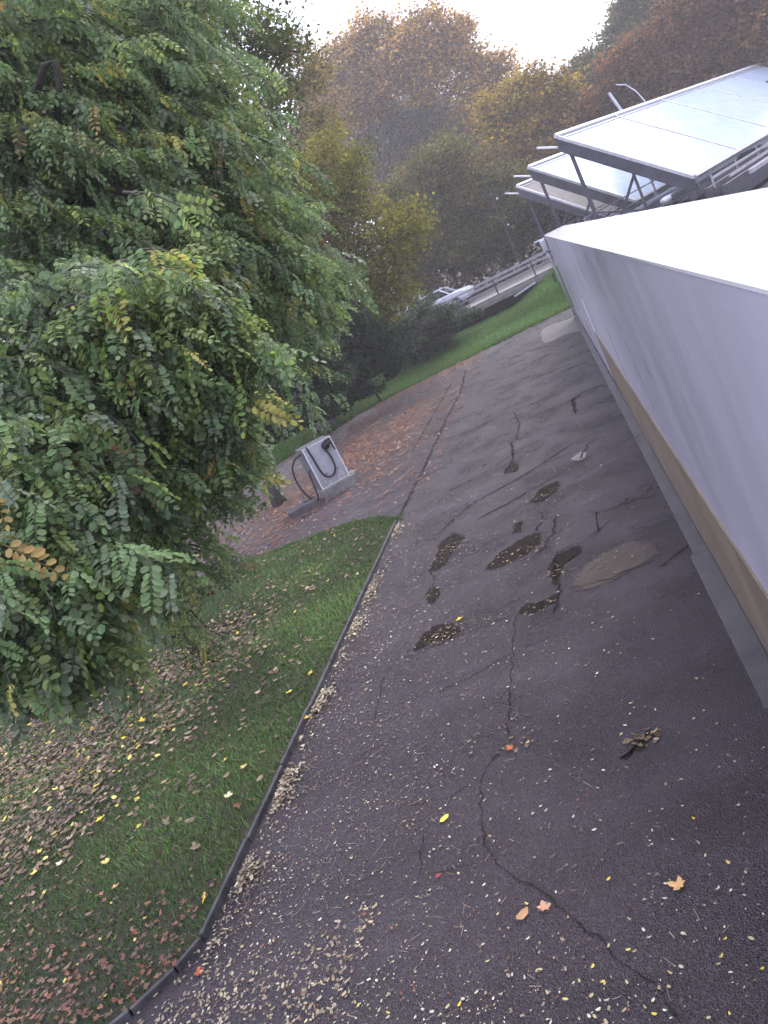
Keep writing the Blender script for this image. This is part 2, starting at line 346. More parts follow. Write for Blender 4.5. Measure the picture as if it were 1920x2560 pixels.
blob([(-3.01, 10.06), (-2.96, 10.52), (-2.96, 11.07), (-2.75, 11.28), (-2.55, 10.91), (-2.7, 10.51), (-2.78, 10.06)], 0.004, 'wet_hollow', M['wet'], 0.03, 4, 50)
blob([(-2.06, 9.29), (-1.98, 9.68), (-1.7, 9.91), (-1.41, 9.92), (-1.36, 9.58), (-1.63, 9.3)], 0.0044, 'wet_hollow', M['wet'], 0.03, 4, 51)
blob([(-1.22, 8.11), (-1.27, 8.54), (-1.17, 8.93), (-0.92, 8.94), (-0.85, 8.76), (-1.08, 8.6), (-1.14, 8.21)], 0.0048, 'wet_hollow', M['wet'], 0.03, 4, 52)
blob([(-1.64, 7.74), (-1.57, 7.88), (-1.34, 7.85), (-1.18, 7.87), (-1.25, 7.68), (-1.48, 7.66)], 0.0052, 'wet_hollow', M['wet'], 0.03, 4, 53)
blob([(-2.91, 7.75), (-2.81, 8.09), (-2.57, 8.17), (-2.34, 7.91), (-2.42, 7.73), (-2.67, 7.76)], 0.0056, 'wet_hollow', M['wet'], 0.03, 4, 54)
blob([(-1.47, 11.31), (-1.34, 11.74), (-1.07, 11.81), (-1.02, 11.44), (-1.28, 11.18)], 0.006, 'wet_hollow', M['wet'], 0.03, 4, 55)
blob([(-1.0, 7.88), (-0.91, 8.23), (-0.56, 8.48), (-0.24, 8.51), (-0.07, 8.13), (-0.19, 7.86), (-0.55, 7.76), (-0.81, 7.72)], 0.0064, 'muddy_puddle', M['sand'], 0.03, 4, 56)
blob([(-1.16, 9.18), (-1.08, 9.8), (-0.8, 9.95), (-0.57, 9.85), (-0.53, 9.36), (-0.75, 9.11), (-1.01, 9.03)], 0.0068, 'worn_patch', M['patchw'], 0.05, 4, 57)
blob([(-1.99, 13.56), (-1.85, 13.93), (-1.69, 13.57), (-1.76, 13.29)], 0.0072, 'wet_hollow', M['wet'], 0.03, 4, 58)
blob([(-0.8, 4.84), (-0.74, 4.95), (-0.64, 5.05), (-0.58, 5.06), (-0.59, 4.97), (-0.71, 4.87)], 0.0076, 'wet_hollow', M['wet'], 0.03, 4, 59)
blob([(-0.77, 12.63), (-0.66, 12.83), (-0.53, 12.75), (-0.59, 12.4)], 0.008, 'mortar_spot', M['slab'], 0.03, 4, 60)
blob([(-2.92, 9.09), (-2.88, 9.42), (-2.74, 9.18), (-2.78, 8.86)], 0.0084, 'wet_hollow', M['wet'], 0.03, 4, 61)
blob([(-1.77, 10.36), (-1.71, 10.62), (-1.59, 10.57), (-1.65, 10.23)], 0.0088, 'wet_hollow', M['wet'], 0.03, 4, 62)
blob([(-0.21, 9.99), (-0.02, 10.18), (0.13, 10.13), (0.03, 9.78)], 0.0092, 'worn_patch', M['patchw'], 0.05, 4, 63)
blob([(-0.28, 8.96), (0.06, 9.0), (0.3, 9.01), (0.1, 8.68)], 0.0096, 'worn_patch', M['patchw'], 0.05, 4, 64)

# kerb stones
kb = empty('kerb_edging', (-4.1, 8, 0)); tag(kb, 'narrow grey concrete kerb edging between the lawn and the asphalt', 'kerb')
path = KERB
seglist = []
for (x0,y0),(x1,y1) in zip(path[:-1], path[1:]):
    L = math.hypot(x1-x0,y1-y0); n = max(1, round(L/1.0))
    for i in range(n):
        seglist.append(((x0+(x1-x0)*i/n, y0+(y1-y0)*i/n), (x0+(x1-x0)*(i+1)/n, y0+(y1-y0)*(i+1)/n)))
for i,(a,b) in enumerate(seglist):
    dx,dy = b[0]-a[0], b[1]-a[1]; L = math.hypot(dx,dy); nxx,nyy = dy/L*-1, dx/L
    g = .006; a2 = (a[0]+dx/L*g, a[1]+dy/L*g); b2 = (b[0]-dx/L*g, b[1]-dy/L*g)
    off = random.uniform(-.006,.006); zt = .062+random.uniform(-.008,.008)
    w0, w1 = -.036+off*.5, .0+off*.5
    poly = [(a2[0]+nxx*w0*-1, a2[1]+nyy*w0*-1),(b2[0]+nxx*w0*-1, b2[1]+nyy*w0*-1),(b2[0]+nxx*w1*-1, b2[1]+nyy*w1*-1),(a2[0]+nxx*w1*-1, a2[1]+nyy*w1*-1)]
    q = MB().prism(poly, -.05, zt).build('kerb_stone', M['kerb'], None, bevel=.008); q.parent = kb; q.matrix_parent_inverse = Matrix.Translation((4.1,-8,0))

# ---------------------------------------------------------------- near building wall
bd = empty('clad_building', (.75, 12, 0)); tag(bd, 'long pale lavender metal clad building side with brown plinth beside the road', 'building')
I = Matrix.Translation((-.75,-12,0))
def bp(o): o.parent = bd; o.matrix_parent_inverse = I; return o
YF = 31.0
bp(MB().box(.402,1.08,-4,YF,.02,3.155).build('cladding', M['clad']))
bp(MB().box(.385,1.07,-3.99,16.3,-.02,1.25).build('plinth', M['plinth']))
bp(MB().box(.398,1.12,-4.02,YF+.03,3.157,3.17).build('roof_cap', M['roofcap']))
o = bp(MB().box(.39,.43,16.3,16.36,.0,1.9).build('corner_strip', M['white']))
ys = [-4, .6, 4.9, 7.62, 12.4, 17.2, 22, 26.9, 31.2]
for a,b in zip(ys[:-1], ys[1:]):
    x0 = .2 if b < 8 else .24
    bp(MB().box(x0, .383, a+.012, b-.012, -.03, .028 if b<8 else .02).build('footing_slab', M['footing'], bevel=.006))
h = MB(); h.box(.16,.37,YF-.34,YF-.02,2.62,3.06); hp = bp(h.build('rain_hopper', M['galv'], bevel=.03))
bp(MB().tube([(.28,YF-.18,2.63),(.3,YF-.18,2.3),(.32,YF-.15,1.9),(.33,YF-.12,.05)], [.085,.06,.045,.04], 10).build('downpipe', M['galv'], smooth=True))
bp(MB().box(-.02,.38,YF-.24,YF-.15,3.06,3.115).build('gutter_arm', M['galv']))

# ---------------------------------------------------------------- pump cabinet
pc = empty('hose_cabinet', (-6.5,18.05,0), math.radians(32)); tag(pc, 'silver fronted service cabinet with a black hose hanging on it, on a concrete plinth', 'cabinet')
MB().box(-.40,.40,-.01,.76,.27,1.36).build('body', M['cabinet'], pc, bevel=.02)
fp = MB().box(-.375,.375,-.035,-.012,.285,1.345).build('front_panel', M['panel'], pc, bevel=.006)
for a in ((-.392,-.368,.272,1.36),(.368,.392,.272,1.36)): MB().box(a[0],a[1],-.045,-.036,a[2],a[3]).build('panel_edge', M['white'], fp)
for z in (.272,1.345): MB().box(-.366,.366,-.045,-.036,z,z+.014).build('panel_edge', M['white'], fp)
MB().box(-.42,.52,-.13,.86,-.05,.262).build('plinth', M['concrete'], pc, bevel=.02)
MB().box(.42,.60,-.02,.35,-.05,.29).build('plinth_end', M['concrete'], pc, bevel=.03)
hz = [(-.26,-.03,1.375),(-.27,-.075,1.33),(-.25,-.08,1.1),(-.235,-.08,.8),(-.20,-.085,.6),(-.13,-.09,.50),(-.02,-.09,.475),(.08,-.09,.52),(.15,-.09,.64),(.17,-.09,.85),(.155,-.09,1.0),(.13,-.09,1.12),(.17,-.1,1.2)]
def smoothpath(pts, n=5):
    P = [Vector(p) for p in pts]; out = []
    for i in range(len(P)-1):
        a,b,c,d = P[max(i-1,0)],P[i],P[i+1],P[min(i+2,len(P)-1)]
        for s in range(n):
            t = s/n; out.append(.5*((2*b)+(c-a)*t+(2*a-5*b+4*c-d)*t*t+(3*b-a-3*c+d)*t**3))
    out.append(P[-1]); return out
MB().tube(smoothpath(hz), .024, 10).build('hose', M['rubber'], pc, smooth=True)
nz = MB(); nz.tube([(.17,-.05,1.20),(.17,-.15,1.20)], .10, 16); nz.tube([(.12,-.16,1.19),(.32,-.17,1.26)], .05, 10); nz.tube([(.30,-.16,1.28),(.33,-.16,1.02)], .022, 8); nz.box(.2,.33,-.2,-.06,1.2,1.33)
nz.build('nozzle', M['rubber'], pc, bevel=.006)
loop = [(-.39,.3,1.25),(-.62,.22,1.2),(-.78,.22,1.0),(-.82,.2,.6),(-.74,.15,.25),(-.62,.1,.1),(-.54,.1,.18),(-.5,.14,.45),(-.46,.2,.72),(-.41,.22,.8)]
MB().tube(smoothpath(loop), .024, 8).build('hose_loop', M['rubber'], pc, smooth=True)
for x0,n in ((-.19,5),(.13,4)):
    mk = MB()
    for k in range(n):
        xx = x0+k*.024
        mk.box(xx,xx+.006,-.040,-.036,.545,.585); mk.box(xx+.006,xx+.017,-.040,-.036,.545+(.018 if k%2 else 0),.552+(.02 if k%2 else 0))
    mk.build('printed_mark', M['black'], fp)
t = empty('concrete_block', (-7.45,17.75,0), math.radians(24)); tag(t, 'low flat grey concrete block beside the hose cabinet', 'concrete block')
MB().box(-.42,.36,-.28,.25,-.04,.17).build('block', M['darkconcrete'], t, bevel=.025)
MB().tube([(.1,.02,.168),(.1,.02,.20)], .05, 10).build('pipe_cap', M['steel'], t)

# ---------------------------------------------------------------- footbridge / upper road
ur = MB().box(-60,60,44.2,54,-.05,1.44).build('upper_road', M['upper']); tag(ur, kind='structure')
br = empty('road_bridge', (0,43,0)); tag(br, 'grey bridge deck with three rail guard fence crossing beyond the grass bank', 'bridge')
I2 = Matrix.Translation((0,-43,0))
def bb(o): o.parent = br; o.matrix_parent_inverse = I2; return o
bb(MB().box(-11,16,42.2,44.3,1.36,1.47).build('deck', M['concrete'], bevel=.02))
bb(MB().box(-11,16,42.0,42.3,1.10,1.355).build('edge_beam', M['concrete'], bevel=.02))
bb(MB().box(-11.5,.6,43.9,44.18,-.05,1.355).build('back_wall', M['void']))  # near-black wall colour paints in the shade of the gap under the deck
bb(MB().box(-.9,-.5,42.35,43.8,.3,1.355).build('abutment', M['darkconcrete']))
bb(MB().box(-10.9,-10.3,42.35,43.8,-.05,1.355).build('abutment', M['darkconcrete']))
for z,r in ((2.28,.04),(2.08,.028),(1.86,.028)):
    bb(MB().beam((-11,42.15,z),(16,42.15,z),r*1.6,r*2).build('rail', M['rail']))
for x in np.arange(-10.8,16.1,2.05):
    bb(MB().box(x-.035,x+.035,42.11,42.19,1.472,2.25).build('rail_post', M['steel']))
for z,yy in ((2.0,53.6),(1.7,53.6)):
    bb(MB().beam((-30,yy,z),(30,yy,z),.06,.16).build('guard_beam', M['rail']))
for x in np.arange(-29,30,4.): bb(MB().box(x-.05,x+.05,53.55,53.65,1.27,2.05).build('rail_post', M['steel']))
bb(MB().beam((-1.9,41.7,1.02),(-.7,41.7,1.2),.09,.09).build('service_pipe', M['galv']))

# ---------------------------------------------------------------- tilted glazed canopies on a steel deck
Dv = Vector((0.4929, 0.8701, 0)); Ev = Vector((0.8701, -0.4929, 0))
def canopy(A, label, length, nb, deck_z, paneM, main=False):
    A = Vector(A); t = empty('glazed_canopy', A); t.location.z = deck_z
    tag(t, label, 'canopy', 'tilted glazed canopies behind the clad building')
    inv = Matrix.Translation(-t.location)
    def a(o): o.parent = t; o.matrix_parent_inverse = inv; return o
    run = Ev*4.45 + Vector((0,0,-3.87)); sl = run.normalized(); nrm = Dv.cross(sl); nrm = nrm if nrm.z > 0 else -nrm
    W = run.length; bw = length/nb
    for i in range(nb):
        p0 = A + Dv*(i*bw+.12); p1 = A + Dv*((i+1)*bw-.12)
        q = [p0+sl*.2, p1+sl*.2, p1+sl*(W-.15), p0+sl*(W-.15)]
        b = MB(); b.add([v+nrm*.01 for v in q]+[v-nrm*.02 for v in q], [(0,1,2,3),(7,6,5,4),(0,4,5,1),(1,5,6,2),(2,6,7,3),(3,7,4,0)])
        a(b.build('pane', paneM))
    for i in range(nb+1):
        p = A + Dv*(i*bw); a(MB().beam(p+sl*.0+nrm*-.02, p+sl*W+nrm*-.02, .10, .12, nrm).build('mullion', M['galv']))
    a(MB().beam(A-nrm*.0, A+Dv*length, .16, .16, nrm).build('ridge_rail', M['white']))
    a(MB().beam(A+sl*.32+nrm*.02, A+sl*.32+Dv*length+nrm*.02, .05, .05, nrm).build('inner_rail', M['rail']))
    a(MB().beam(A+sl*W, A+sl*W+Dv*length, .16, .14, nrm).build('eaves_rail', M['rail']))
    # deep dark gable fascia under the first bay
    f0 = A - Dv*.06; b = MB(); hgt = .54
    q = [f0+sl*.02-nrm*.1, f0+sl*(W+.02)-nrm*.1]; q += [q[1]-Vector((0,0,hgt)), q[0]-Vector((0,0,hgt))]
    b.add([v for v in q]+[v+Dv*.10 for v in q], [(0,1,2,3),(7,6,5,4),(0,4,5,1),(1,5,6,2),(2,6,7,3),(3,7,4,0)])
    a(b.build('gable_fascia', M['steel']))
    for k in range(int(length//9)+1):
        o0 = A + Dv*(k*9.0+.1)
        def P(s, z=None):
            v = o0 + Ev*(s*4.45); top = A.z-3.87*s-.5
            return Vector((v.x, v.y, top if z is None else z))
        for s,w_ in ((.06,.15),(.52,.10),(.95,.12)): a(MB().beam(P(s,deck_z), P(s), w_, w_).build('post', M['steel']))
        a(MB().beam(P(.06,A.z-.9), P(.40), .11,.11).build('brace', M['steel']))
        a(MB().beam(P(.22,deck_z), P(.55), .09,.09).build('brace', M['steel']))
        a(MB().beam(P(.06,deck_z+.9), P(.52,deck_z+.1), .08,.08).build('brace', M['steel']))
        a(MB().beam(P(0,deck_z+.12), P(1,deck_z+.12), .16,.2).build('cross_beam', M['steel']))
    a(MB().beam(A-Ev*.95+Vector((0,0,-.02)), A-Ev*.1+Vector((0,0,-.42)), .09,.07).build('end_arm', M['white']))
    return t
canopy((2.38,36,6.42), 'nearest and largest tilted glazed canopy above the clad building roof', 36, 6, 2.1, M['glassroof'])
canopy((1.17,44,6.37), 'middle tilted glazed canopy half hidden under the nearest canopy', 36, 6, 2.1, M['glassroof'])
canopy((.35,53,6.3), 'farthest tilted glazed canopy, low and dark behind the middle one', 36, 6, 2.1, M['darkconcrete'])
pf = empty('steel_walkway', (10,45,0)); tag(pf, 'dark steel walkway with pipes and handrails under the glazed canopies', 'walkway')
I3 = Matrix.Translation((-10,-45,0))
def bw_(o): o.parent = pf; o.matrix_parent_inverse = I3; return o
for k,(o_,z) in enumerate(((-1.2,2.0),(4.3,2.0))):
    a0 = Vector((2.0,35.6,0))+Ev*o_*0+Vector((1.2*(k==1)*-1,8*(k==1),0)); b0 = a0+Dv*38
    for s in (.2,4.4): bw_(MB().beam(a0+Ev*s+Vector((0,0,1.95)), b0+Ev*s+Vector((0,0,1.95)), .18,.3).build('girder', M['steel']))
    for s in (.2,):
        for z in (2.55,3.0): bw_(MB().beam(a0+Ev*s+Vector((0,0,z)), b0+Ev*s+Vector((0,0,z)), .05,.05).build('handrail', M['rail']))
        for j in range(13): 
            p = a0+Ev*s+Dv*(j*3.1); bw_(MB().beam(p+Vector((0,0,2.1)), p+Vector((0,0,3.02)), .05,.05).build('rail_post', M['rail']))
    bw_(MB().beam(a0+Ev*2.3+Vector((0,0,2.06)), b0+Ev*2.3+Vector((0,0,2.06)), 4.0,.05).build('deck_plate', M['steel']))
    if k == 0:
        for s,z,w_,h_ in ((5.0,1.75,.25,.5),(5.6,1.5,.2,.7),(5.3,2.25,.08,.08),(5.9,2.05,.07,.07),(6.6,1.9,.15,.15),(7.4,1.5,.3,.35),(8.3,1.3,.2,.6),(9.5,1.1,.3,.4)):
            bw_(MB().beam(a0+Ev*s+Vector((0,0,z)), b0+Ev*s+Vector((0,0,z)), w_,h_).build('girder' if h_>.2 else 'handrail', M['steel'] if h_>.2 else M['rail']))
        for j in range(13):
            p = a0+Ev*5.3+Dv*(j*3.1); bw_(MB().beam(p+Vector((0,0,1.9)), p+Vector((0,0,2.4)), .06,.06).build('rail_post', M['rail']))
        bw_(MB().beam(a0+Ev*7.6+Vector((0,0,.8)), b0+Ev*7.6+Vector((0,0,.8)), 5.,.08).build('deck_plate', M['steel']))
    for s,r in ((.9,.11),(1.5,.09),(3.4,.14)): bw_(MB().tube([a0+Ev*s+Vector((0,0,2.25)), b0+Ev*s+Vector((0,0,2.25))], r, 8).build('pipe', M['galv'], smooth=True))
    for s in (.2,2.3,4.4):
        for j in range(5):
            p = a0+Ev*s+Dv*(j*9.+.5); bw_(MB().beam(p+Vector((0,0,-.1)), p+Vector((0,0,1.8)), .2,.2).build('leg', M['steel']))
# rod and wire above the ridge
t = empty('mast_rod', (6.2,43,0)); tag(t, 'thin dark mast rod standing up behind the canopy ridge', 'mast')
o = MB().tube([(6.09,43.00,6.06),(5.73,43.00,7.57)], .07, 8).build('rod', M['galv']); o.parent = t; o.matrix_parent_inverse = Matrix.Translation((-6.2,-43,0))
o = MB().tube([(6.15,43.00,7.73),(6.55,43.00,7.51),(6.86,43.00,7.04),(7.06,43.00,6.47),(7.06,43.00,6.04)], .025, 6).build('curved_wire', M['galv']); o.parent = t; o.matrix_parent_inverse = Matrix.Translation((-6.2,-43,0))
o = MB().tube([(6.09,43.00,2.10),(6.09,43.00,6.06)], .07, 8).build('mast_pole', M['galv']); o.parent = t; o.matrix_parent_inverse = Matrix.Translation((-6.2,-43,0))

# small posts
t = empty('short_post', (0.21,39.50,0.46)); tag(t, 'short dark post standing in the grass bank below the bridge rails', 'post')
MB().tube([(0,0,-.2),(.0,0,.85),(0,0,.9)], [.055,.055,.03], 10).build('shaft', M['steel'], t)
MB().box(-.07,.07,-.07,.07,-.02,.03).build('base_plate', M['steel'], t)
t = empty('flower_stake', (-6.85,37.47,0.00)); tag(t, 'thin grey stake with tiny pale blossoms at its top on the bank edge', 'stake')
MB().tube([(0,0,-.1),(-.03,0,.95)], .018, 6).build('stick', M['galv'], t)
for k in range(9): MB().tube([(-.2+random.random()*.36, random.uniform(-.1,.1), .95+random.random()*.35)]*1+[(-.2+random.random()*.3, .02, 1.05+random.random()*.3)], .03, 6).build('blossom', M['white'], t)
t = empty('lamp_pole', (-1.21,50.00,2.04)); tag(t, 'slender dark pole with two small pale fittings in front of the far trees', 'pole')
MB().tube([(0,0,0),(0,0,4.6)], [.06,.03], 8).build('shaft', M['steel'], t)
for s,z in ((.22,2.4),(.22,4.0)):
    MB().tube([(0,0,z-.05),(s,0,z)], .02, 6).build('arm', M['steel'], t); MB().box(s-.03,s+.08,-.05,.05,z-.04,z+.06).build('fitting', M['white'], t, bevel=.03)
t = empty('boulder', (-10.60,31.67,0.00)); tag(t, 'pale grey boulder by the shrubs behind the hose cabinet', 'boulder')
import bmesh
bm = bmesh.new(); bmesh.ops.create_icosphere(bm, subdivisions=3, radius=.42)
for v in bm.verts: 
    c = v.co.copy(); v.co = Vector((c.x*1.1, c.y*.8, c.z*1.15))*(1+.22*math.sin(c.x*9+c.z*5)*math.cos(c.y*8)+.1*math.sin(c.z*17))
me = bpy.data.meshes.new('boulder_stone'); bm.to_mesh(me); bm.free(); o = link('stone', me, t, M['rock']); o.location.z = .2

# ---------------------------------------------------------------- parked car on the upper road
def car(loc, rz, label):
    t = empty('parked_car', loc, rz); tag(t, label, 'car')
    prof = [(-2.1,.35),(-2.15,.7),(-2.0,.92),(-1.2,1.0),(-.6,1.42),(.6,1.48),(1.5,1.42),(2.0,1.0),(2.1,.75),(2.08,.35)]
    low = [(-2.1,.35),(-2.15,.7),(-2.0,.92),(-1.2,1.0),(1.95,1.02),(2.1,.75),(2.08,.35)]
    b = MB(); n = len(low)
    for yy in (-.85,-.8,.8,.85):
        s = 1 if abs(yy) < .82 else .97
        b.v += [(x*s, yy, .35+(z-.35)*(1 if abs(yy)<.82 else .93)) for x,z in low]
    for k in range(3): b.f += [(k*n+i, k*n+(i+1)%n, (k+1)*n+(i+1)%n, (k+1)*n+i) for i in range(n)]
    b.f += [tuple(range(n))[::-1], tuple(3*n+i for i in range(n))]
    b.build('body', M['carpaint'], t, bevel=.04)
    top = [(-1.15,1.0),(-.55,1.40),(.7,1.47),(1.5,1.40),(1.92,1.02)]
    g = MB(); 
    for yy,s in ((-.78,0),(-.66,1),(.66,1),(.78,0)):
        g.v += [(x*(.97 if s else 1), yy if z<1.1 else yy*.92, z if s else 1.0+(z-1)*.9) for x,z in top]
    n = len(top)
    for k in range(3): g.f += [(k*n+i, k*n+i+1, (k+1)*n+i+1, (k+1)*n+i) for i in range(n-1)]
    g.f += [tuple(range(n))[::-1], tuple(3*n+i for i in range(n))]
    g.build('windows', M['glass'], t)
    MB().box(-.5,1.45,-.62,.62,1.44,1.51).build('roof', M['carpaint'], t, bevel=.03)
    for x in (-1.12,.35,1.88):
        for yy in (-.72,.72): MB().beam((x,yy*1.06,1.0),(x+(.5 if x<0 else (-.35 if x>1 else 0)),yy*.9,1.44),.07,.07).build('pillar', M['carpaint'], t)
    for x in (-1.35,1.35):
        for yy in (-.86,.86):
            wb = MB().tube([(x,yy-.1,.33),(x,yy+.1,.33)], .33, 18).build('wheel', M['rubber'], t)
            MB().tube([(x,yy*1.0-.105,.33),(x,yy+.105,.33)], .2, 12).build('rim', M['galv'], wb)
    for yy in (-.68,.68):
        MB().box(-2.17,-2.08,yy-.16,yy+.16,.68,.84).build('headlight', M['white'], t, bevel=.02)
        MB().box(2.02,2.12,yy-.14,yy+.14,.72,.95).build('tail_light', M['amber'], t, bevel=.02)
    return t
car((-6.46,48.50,1.445), math.radians(170), 'pale blue white car parked behind the bushes at the bridge end')

# ---------------------------------------------------------------- trees
def blobs_leaves(blobs, n_per, size, base, var, alts, flat=.8, sub=14, tight=.3):
    """leaf quads in clumps through each blob; blobs (x,y,z,r)"""
    P = []; C = []; T = []
    tm = np.array([[[-.5,0,0],[0,-.32,.06],[.5,0,0],[0,.32,.06]]])
    for (x,y,z,r) in blobs:
        n = int(n_per*r*r); ns = max(3, int(sub*r*r/2)+3)
        d = unit(rng.normal(size=(ns,3))); rad = rng.random(ns)**.45*r
        cs = np.array([x,y,z])+d*rad[:,None]*np.array([1,1,flat])
        br = np.exp(rng.normal(size=ns)*.16)[:,None]*(1+rng.normal(size=(ns,3))*.06)
        k = rng.integers(0, ns, n)
        P.append(cs[k]+rng.normal(size=(n,3))*np.array([1,1,.55])*tight*r**.5); 
        C.append(tint(n, base, var, alts)*br[k])
    P = np.concatenate(P); C = np.concatenate(C); n = len(P)
    sc = size*(.6+rng.random(n)*.8)
    return place(tm, rmat(n, .85), P, sc), C.clip(.004,.9)
def tree(name, label, base, blobs, n_per, size, col, var=.3, alts=(), cat='tree', group=None, trunk_r=.2, sub=14, tight=.3, flat=.8):
    if cat == 'shrub': base = (float(np.mean([b[0] for b in blobs])), float(np.mean([b[1] for b in blobs]))+(1.8 if base[1] > 20 else .2), 0.)
    bx, by, bz = base; t = empty(name, base); tag(t, label, cat, group); inv = Matrix.Translation((-bx,-by,-bz))
    V, C = blobs_leaves(blobs, n_per, size, col, var, alts, flat, sub, tight)
    o = big('crown', V, 4, C, M['farleaf'], t); o.matrix_parent_inverse = inv
    zs = [b[2] for b in blobs]; cx = np.mean([b[0] for b in blobs]); cy = np.mean([b[1] for b in blobs]); hz_ = np.percentile(zs, 60)
    tk = MB(); m1 = Vector((bx*.8+cx*.2, by*.8+cy*.2, bz+(hz_-bz)*.45)); top = Vector((bx*.3+cx*.7, by*.3+cy*.7, hz_))
    tk.tube([Vector(base)-Vector((0,0,.3)), Vector(base)+Vector((0,0,.3)), m1, top], [trunk_r*1.4, trunk_r, trunk_r*.75, trunk_r*.3], 8)
    o = tk.build('trunk', M['bark'], t, smooth=True); o.matrix_parent_inverse = inv
    for b in blobs:
        c = Vector(b[:3]); s = m1.lerp(top, random.random()*.7); mid = s.lerp(c, .5)+Vector((0,0,.12*b[3]))
        o = MB().tube([s, mid, c, c+(c-mid)*.6], [trunk_r*.4, trunk_r*.25, trunk_r*.12, .01], 6).build('limb', M['bark'], t, smooth=True); o.matrix_parent_inverse = inv
    return t
tree('shrub', 'dark green laurel shrub directly behind the hose cabinet', (-10.42,26.00,0.00), [(-9.51,26.00,2.77,1.26),(-8.35,26.00,3.13,1.24),(-8.62,26.00,1.75,0.84),(-9.42,26.00,4.08,1.39),(-8.21,26.00,4.53,1.50),(-11.54,28.00,2.32,1.23),(-8.23,26.00,2.17,0.97),(-9.47,26.00,1.67,0.71),(-9.94,26.00,1.42,0.50),(-9.08,26.00,1.19,0.42),(-10.84,26.00,1.59,0.72),(-10.35,26.00,1.13,0.50),(-11.54,26.00,2.15,1.30),(-9.68,26.00,1.15,0.46),(-12.46,26.00,1.76,1.17),(-8.24,26.00,1.26,0.42)], 3600, 0.13, (0.041, 0.073, 0.033), cat='shrub', trunk_r=0.06, alts=((0.04, (0.1, 0.075, 0.03)),), tight=0.22)
tree('shrub', 'broad dark shrub left of the bright grass bank with grey green leaves', (-8.53,31.00,0.00), [(-8.23,31.00,2.77,1.38),(-7.57,31.00,1.93,0.97),(-9.35,31.00,2.06,1.15),(-6.92,31.00,2.49,0.96),(-9.20,31.00,3.40,1.31),(-7.87,31.00,3.80,1.29),(-8.08,31.00,1.47,0.74),(-9.28,31.00,1.13,0.75),(-10.20,31.00,1.19,0.75),(-7.27,31.00,1.44,0.65),(-7.87,31.00,0.98,0.52),(-8.49,31.00,0.86,0.46),(-9.32,31.00,0.70,0.42),(-8.60,31.00,1.36,0.74),(-6.48,31.00,1.59,0.73)], 3600, 0.12, (0.054, 0.09, 0.05), cat='shrub', trunk_r=0.06, alts=((0.03, (0.12, 0.09, 0.03)),), tight=0.22)
tree('shrub', 'grey green low bush below the bridge rails beside the white car', (-6.97,38.00,0.00), [(-6.20,40.00,2.68,0.61),(-5.55,40.00,2.74,0.40),(-5.20,40.00,1.98,0.53),(-4.58,40.00,1.68,0.40),(-6.46,40.00,3.06,0.49),(-6.05,39.00,2.24,0.67),(-4.21,39.00,1.35,0.39),(-6.48,39.00,2.24,0.80),(-7.08,38.00,2.02,1.17),(-5.79,38.00,1.60,1.16),(-4.78,38.00,1.53,0.87),(-8.13,38.00,2.10,1.18),(-6.72,38.00,1.01,0.98),(-5.51,38.00,0.85,0.87),(-3.85,38.00,1.29,0.48),(-7.88,38.00,3.02,1.17),(-7.59,38.00,1.42,0.89),(-8.56,38.00,1.24,0.79),(-8.92,38.00,1.84,0.99)], 3200, 0.12, (0.098, 0.127, 0.083), cat='shrub', trunk_r=0.05, tight=0.22)
tree('broadleaf_tree', 'tall dense green tree rising behind the locust branches at upper left', (-8.96,20.00,0.00), [(-4.69,20.00,10.39,1.62),(-4.76,20.00,8.71,1.46),(-6.28,20.00,8.11,1.50),(-5.10,20.00,7.09,1.10),(-6.39,20.00,6.29,1.33),(-7.67,20.00,5.39,1.27),(-3.74,20.00,9.50,0.76),(-6.54,20.00,9.65,1.58),(-5.64,20.00,11.09,1.53),(-3.76,20.00,10.43,0.75)], 1500, 0.12, (0.085, 0.117, 0.03), alts=((0.12, (0.11, 0.1, 0.028)), (0.03, (0.14, 0.07, 0.03))), tight=0.35)
tree('broadleaf_tree', 'yellow green tree standing between the locust branches and the white car', (-12.18,34.00,0.00), [(-6.67,34.00,7.20,1.86),(-6.18,34.00,5.55,1.87),(-8.33,34.00,5.53,1.91),(-6.52,34.00,3.74,1.38),(-8.16,34.00,3.60,1.58),(-4.84,34.00,5.59,1.52),(-7.89,34.00,7.82,1.87),(-7.31,34.00,9.60,1.84),(-5.88,34.00,8.35,1.50)], 1500, 0.15, (0.216, 0.22, 0.028), alts=((0.14, (0.15, 0.12, 0.025)), (0.03, (0.22, 0.08, 0.03))), tight=0.35)
tree('broadleaf_tree', 'dense dark tree shading the ground to the left of the hose cabinet', (-15.90,27.00,0.00), [(-11.35,27.00,4.37,1.90),(-13.22,27.00,3.64,1.95),(-11.54,27.00,2.87,1.33),(-9.30,27.00,5.54,1.70),(-12.97,27.00,5.77,2.20),(-15.35,27.00,3.79,2.29)], 1300, 0.15, (0.035, 0.052, 0.022), alts=((0.04, (0.1, 0.06, 0.03)),), tight=0.35)
tree('broadleaf_tree', 'olive green tree straight behind the guard rails of the bridge', (-6.12,58.00,0.80), [(-6.97,58.00,5.82,2.29),(-4.49,58.00,5.17,2.27),(-4.35,58.00,7.43,2.81),(-2.33,58.00,5.25,2.24),(-6.83,58.00,8.69,2.55),(-1.26,58.00,6.99,2.21),(-3.98,58.00,9.52,2.50),(-1.50,58.00,3.09,1.41),(-4.16,58.00,3.23,1.43),(-8.31,58.00,4.37,1.74),(-10.90,58.00,5.65,1.76)], 1100, 0.26, (0.131, 0.131, 0.027), group='mixed autumn trees beyond the bridge', alts=((0.15, (0.12, 0.09, 0.03)),), tight=0.4)
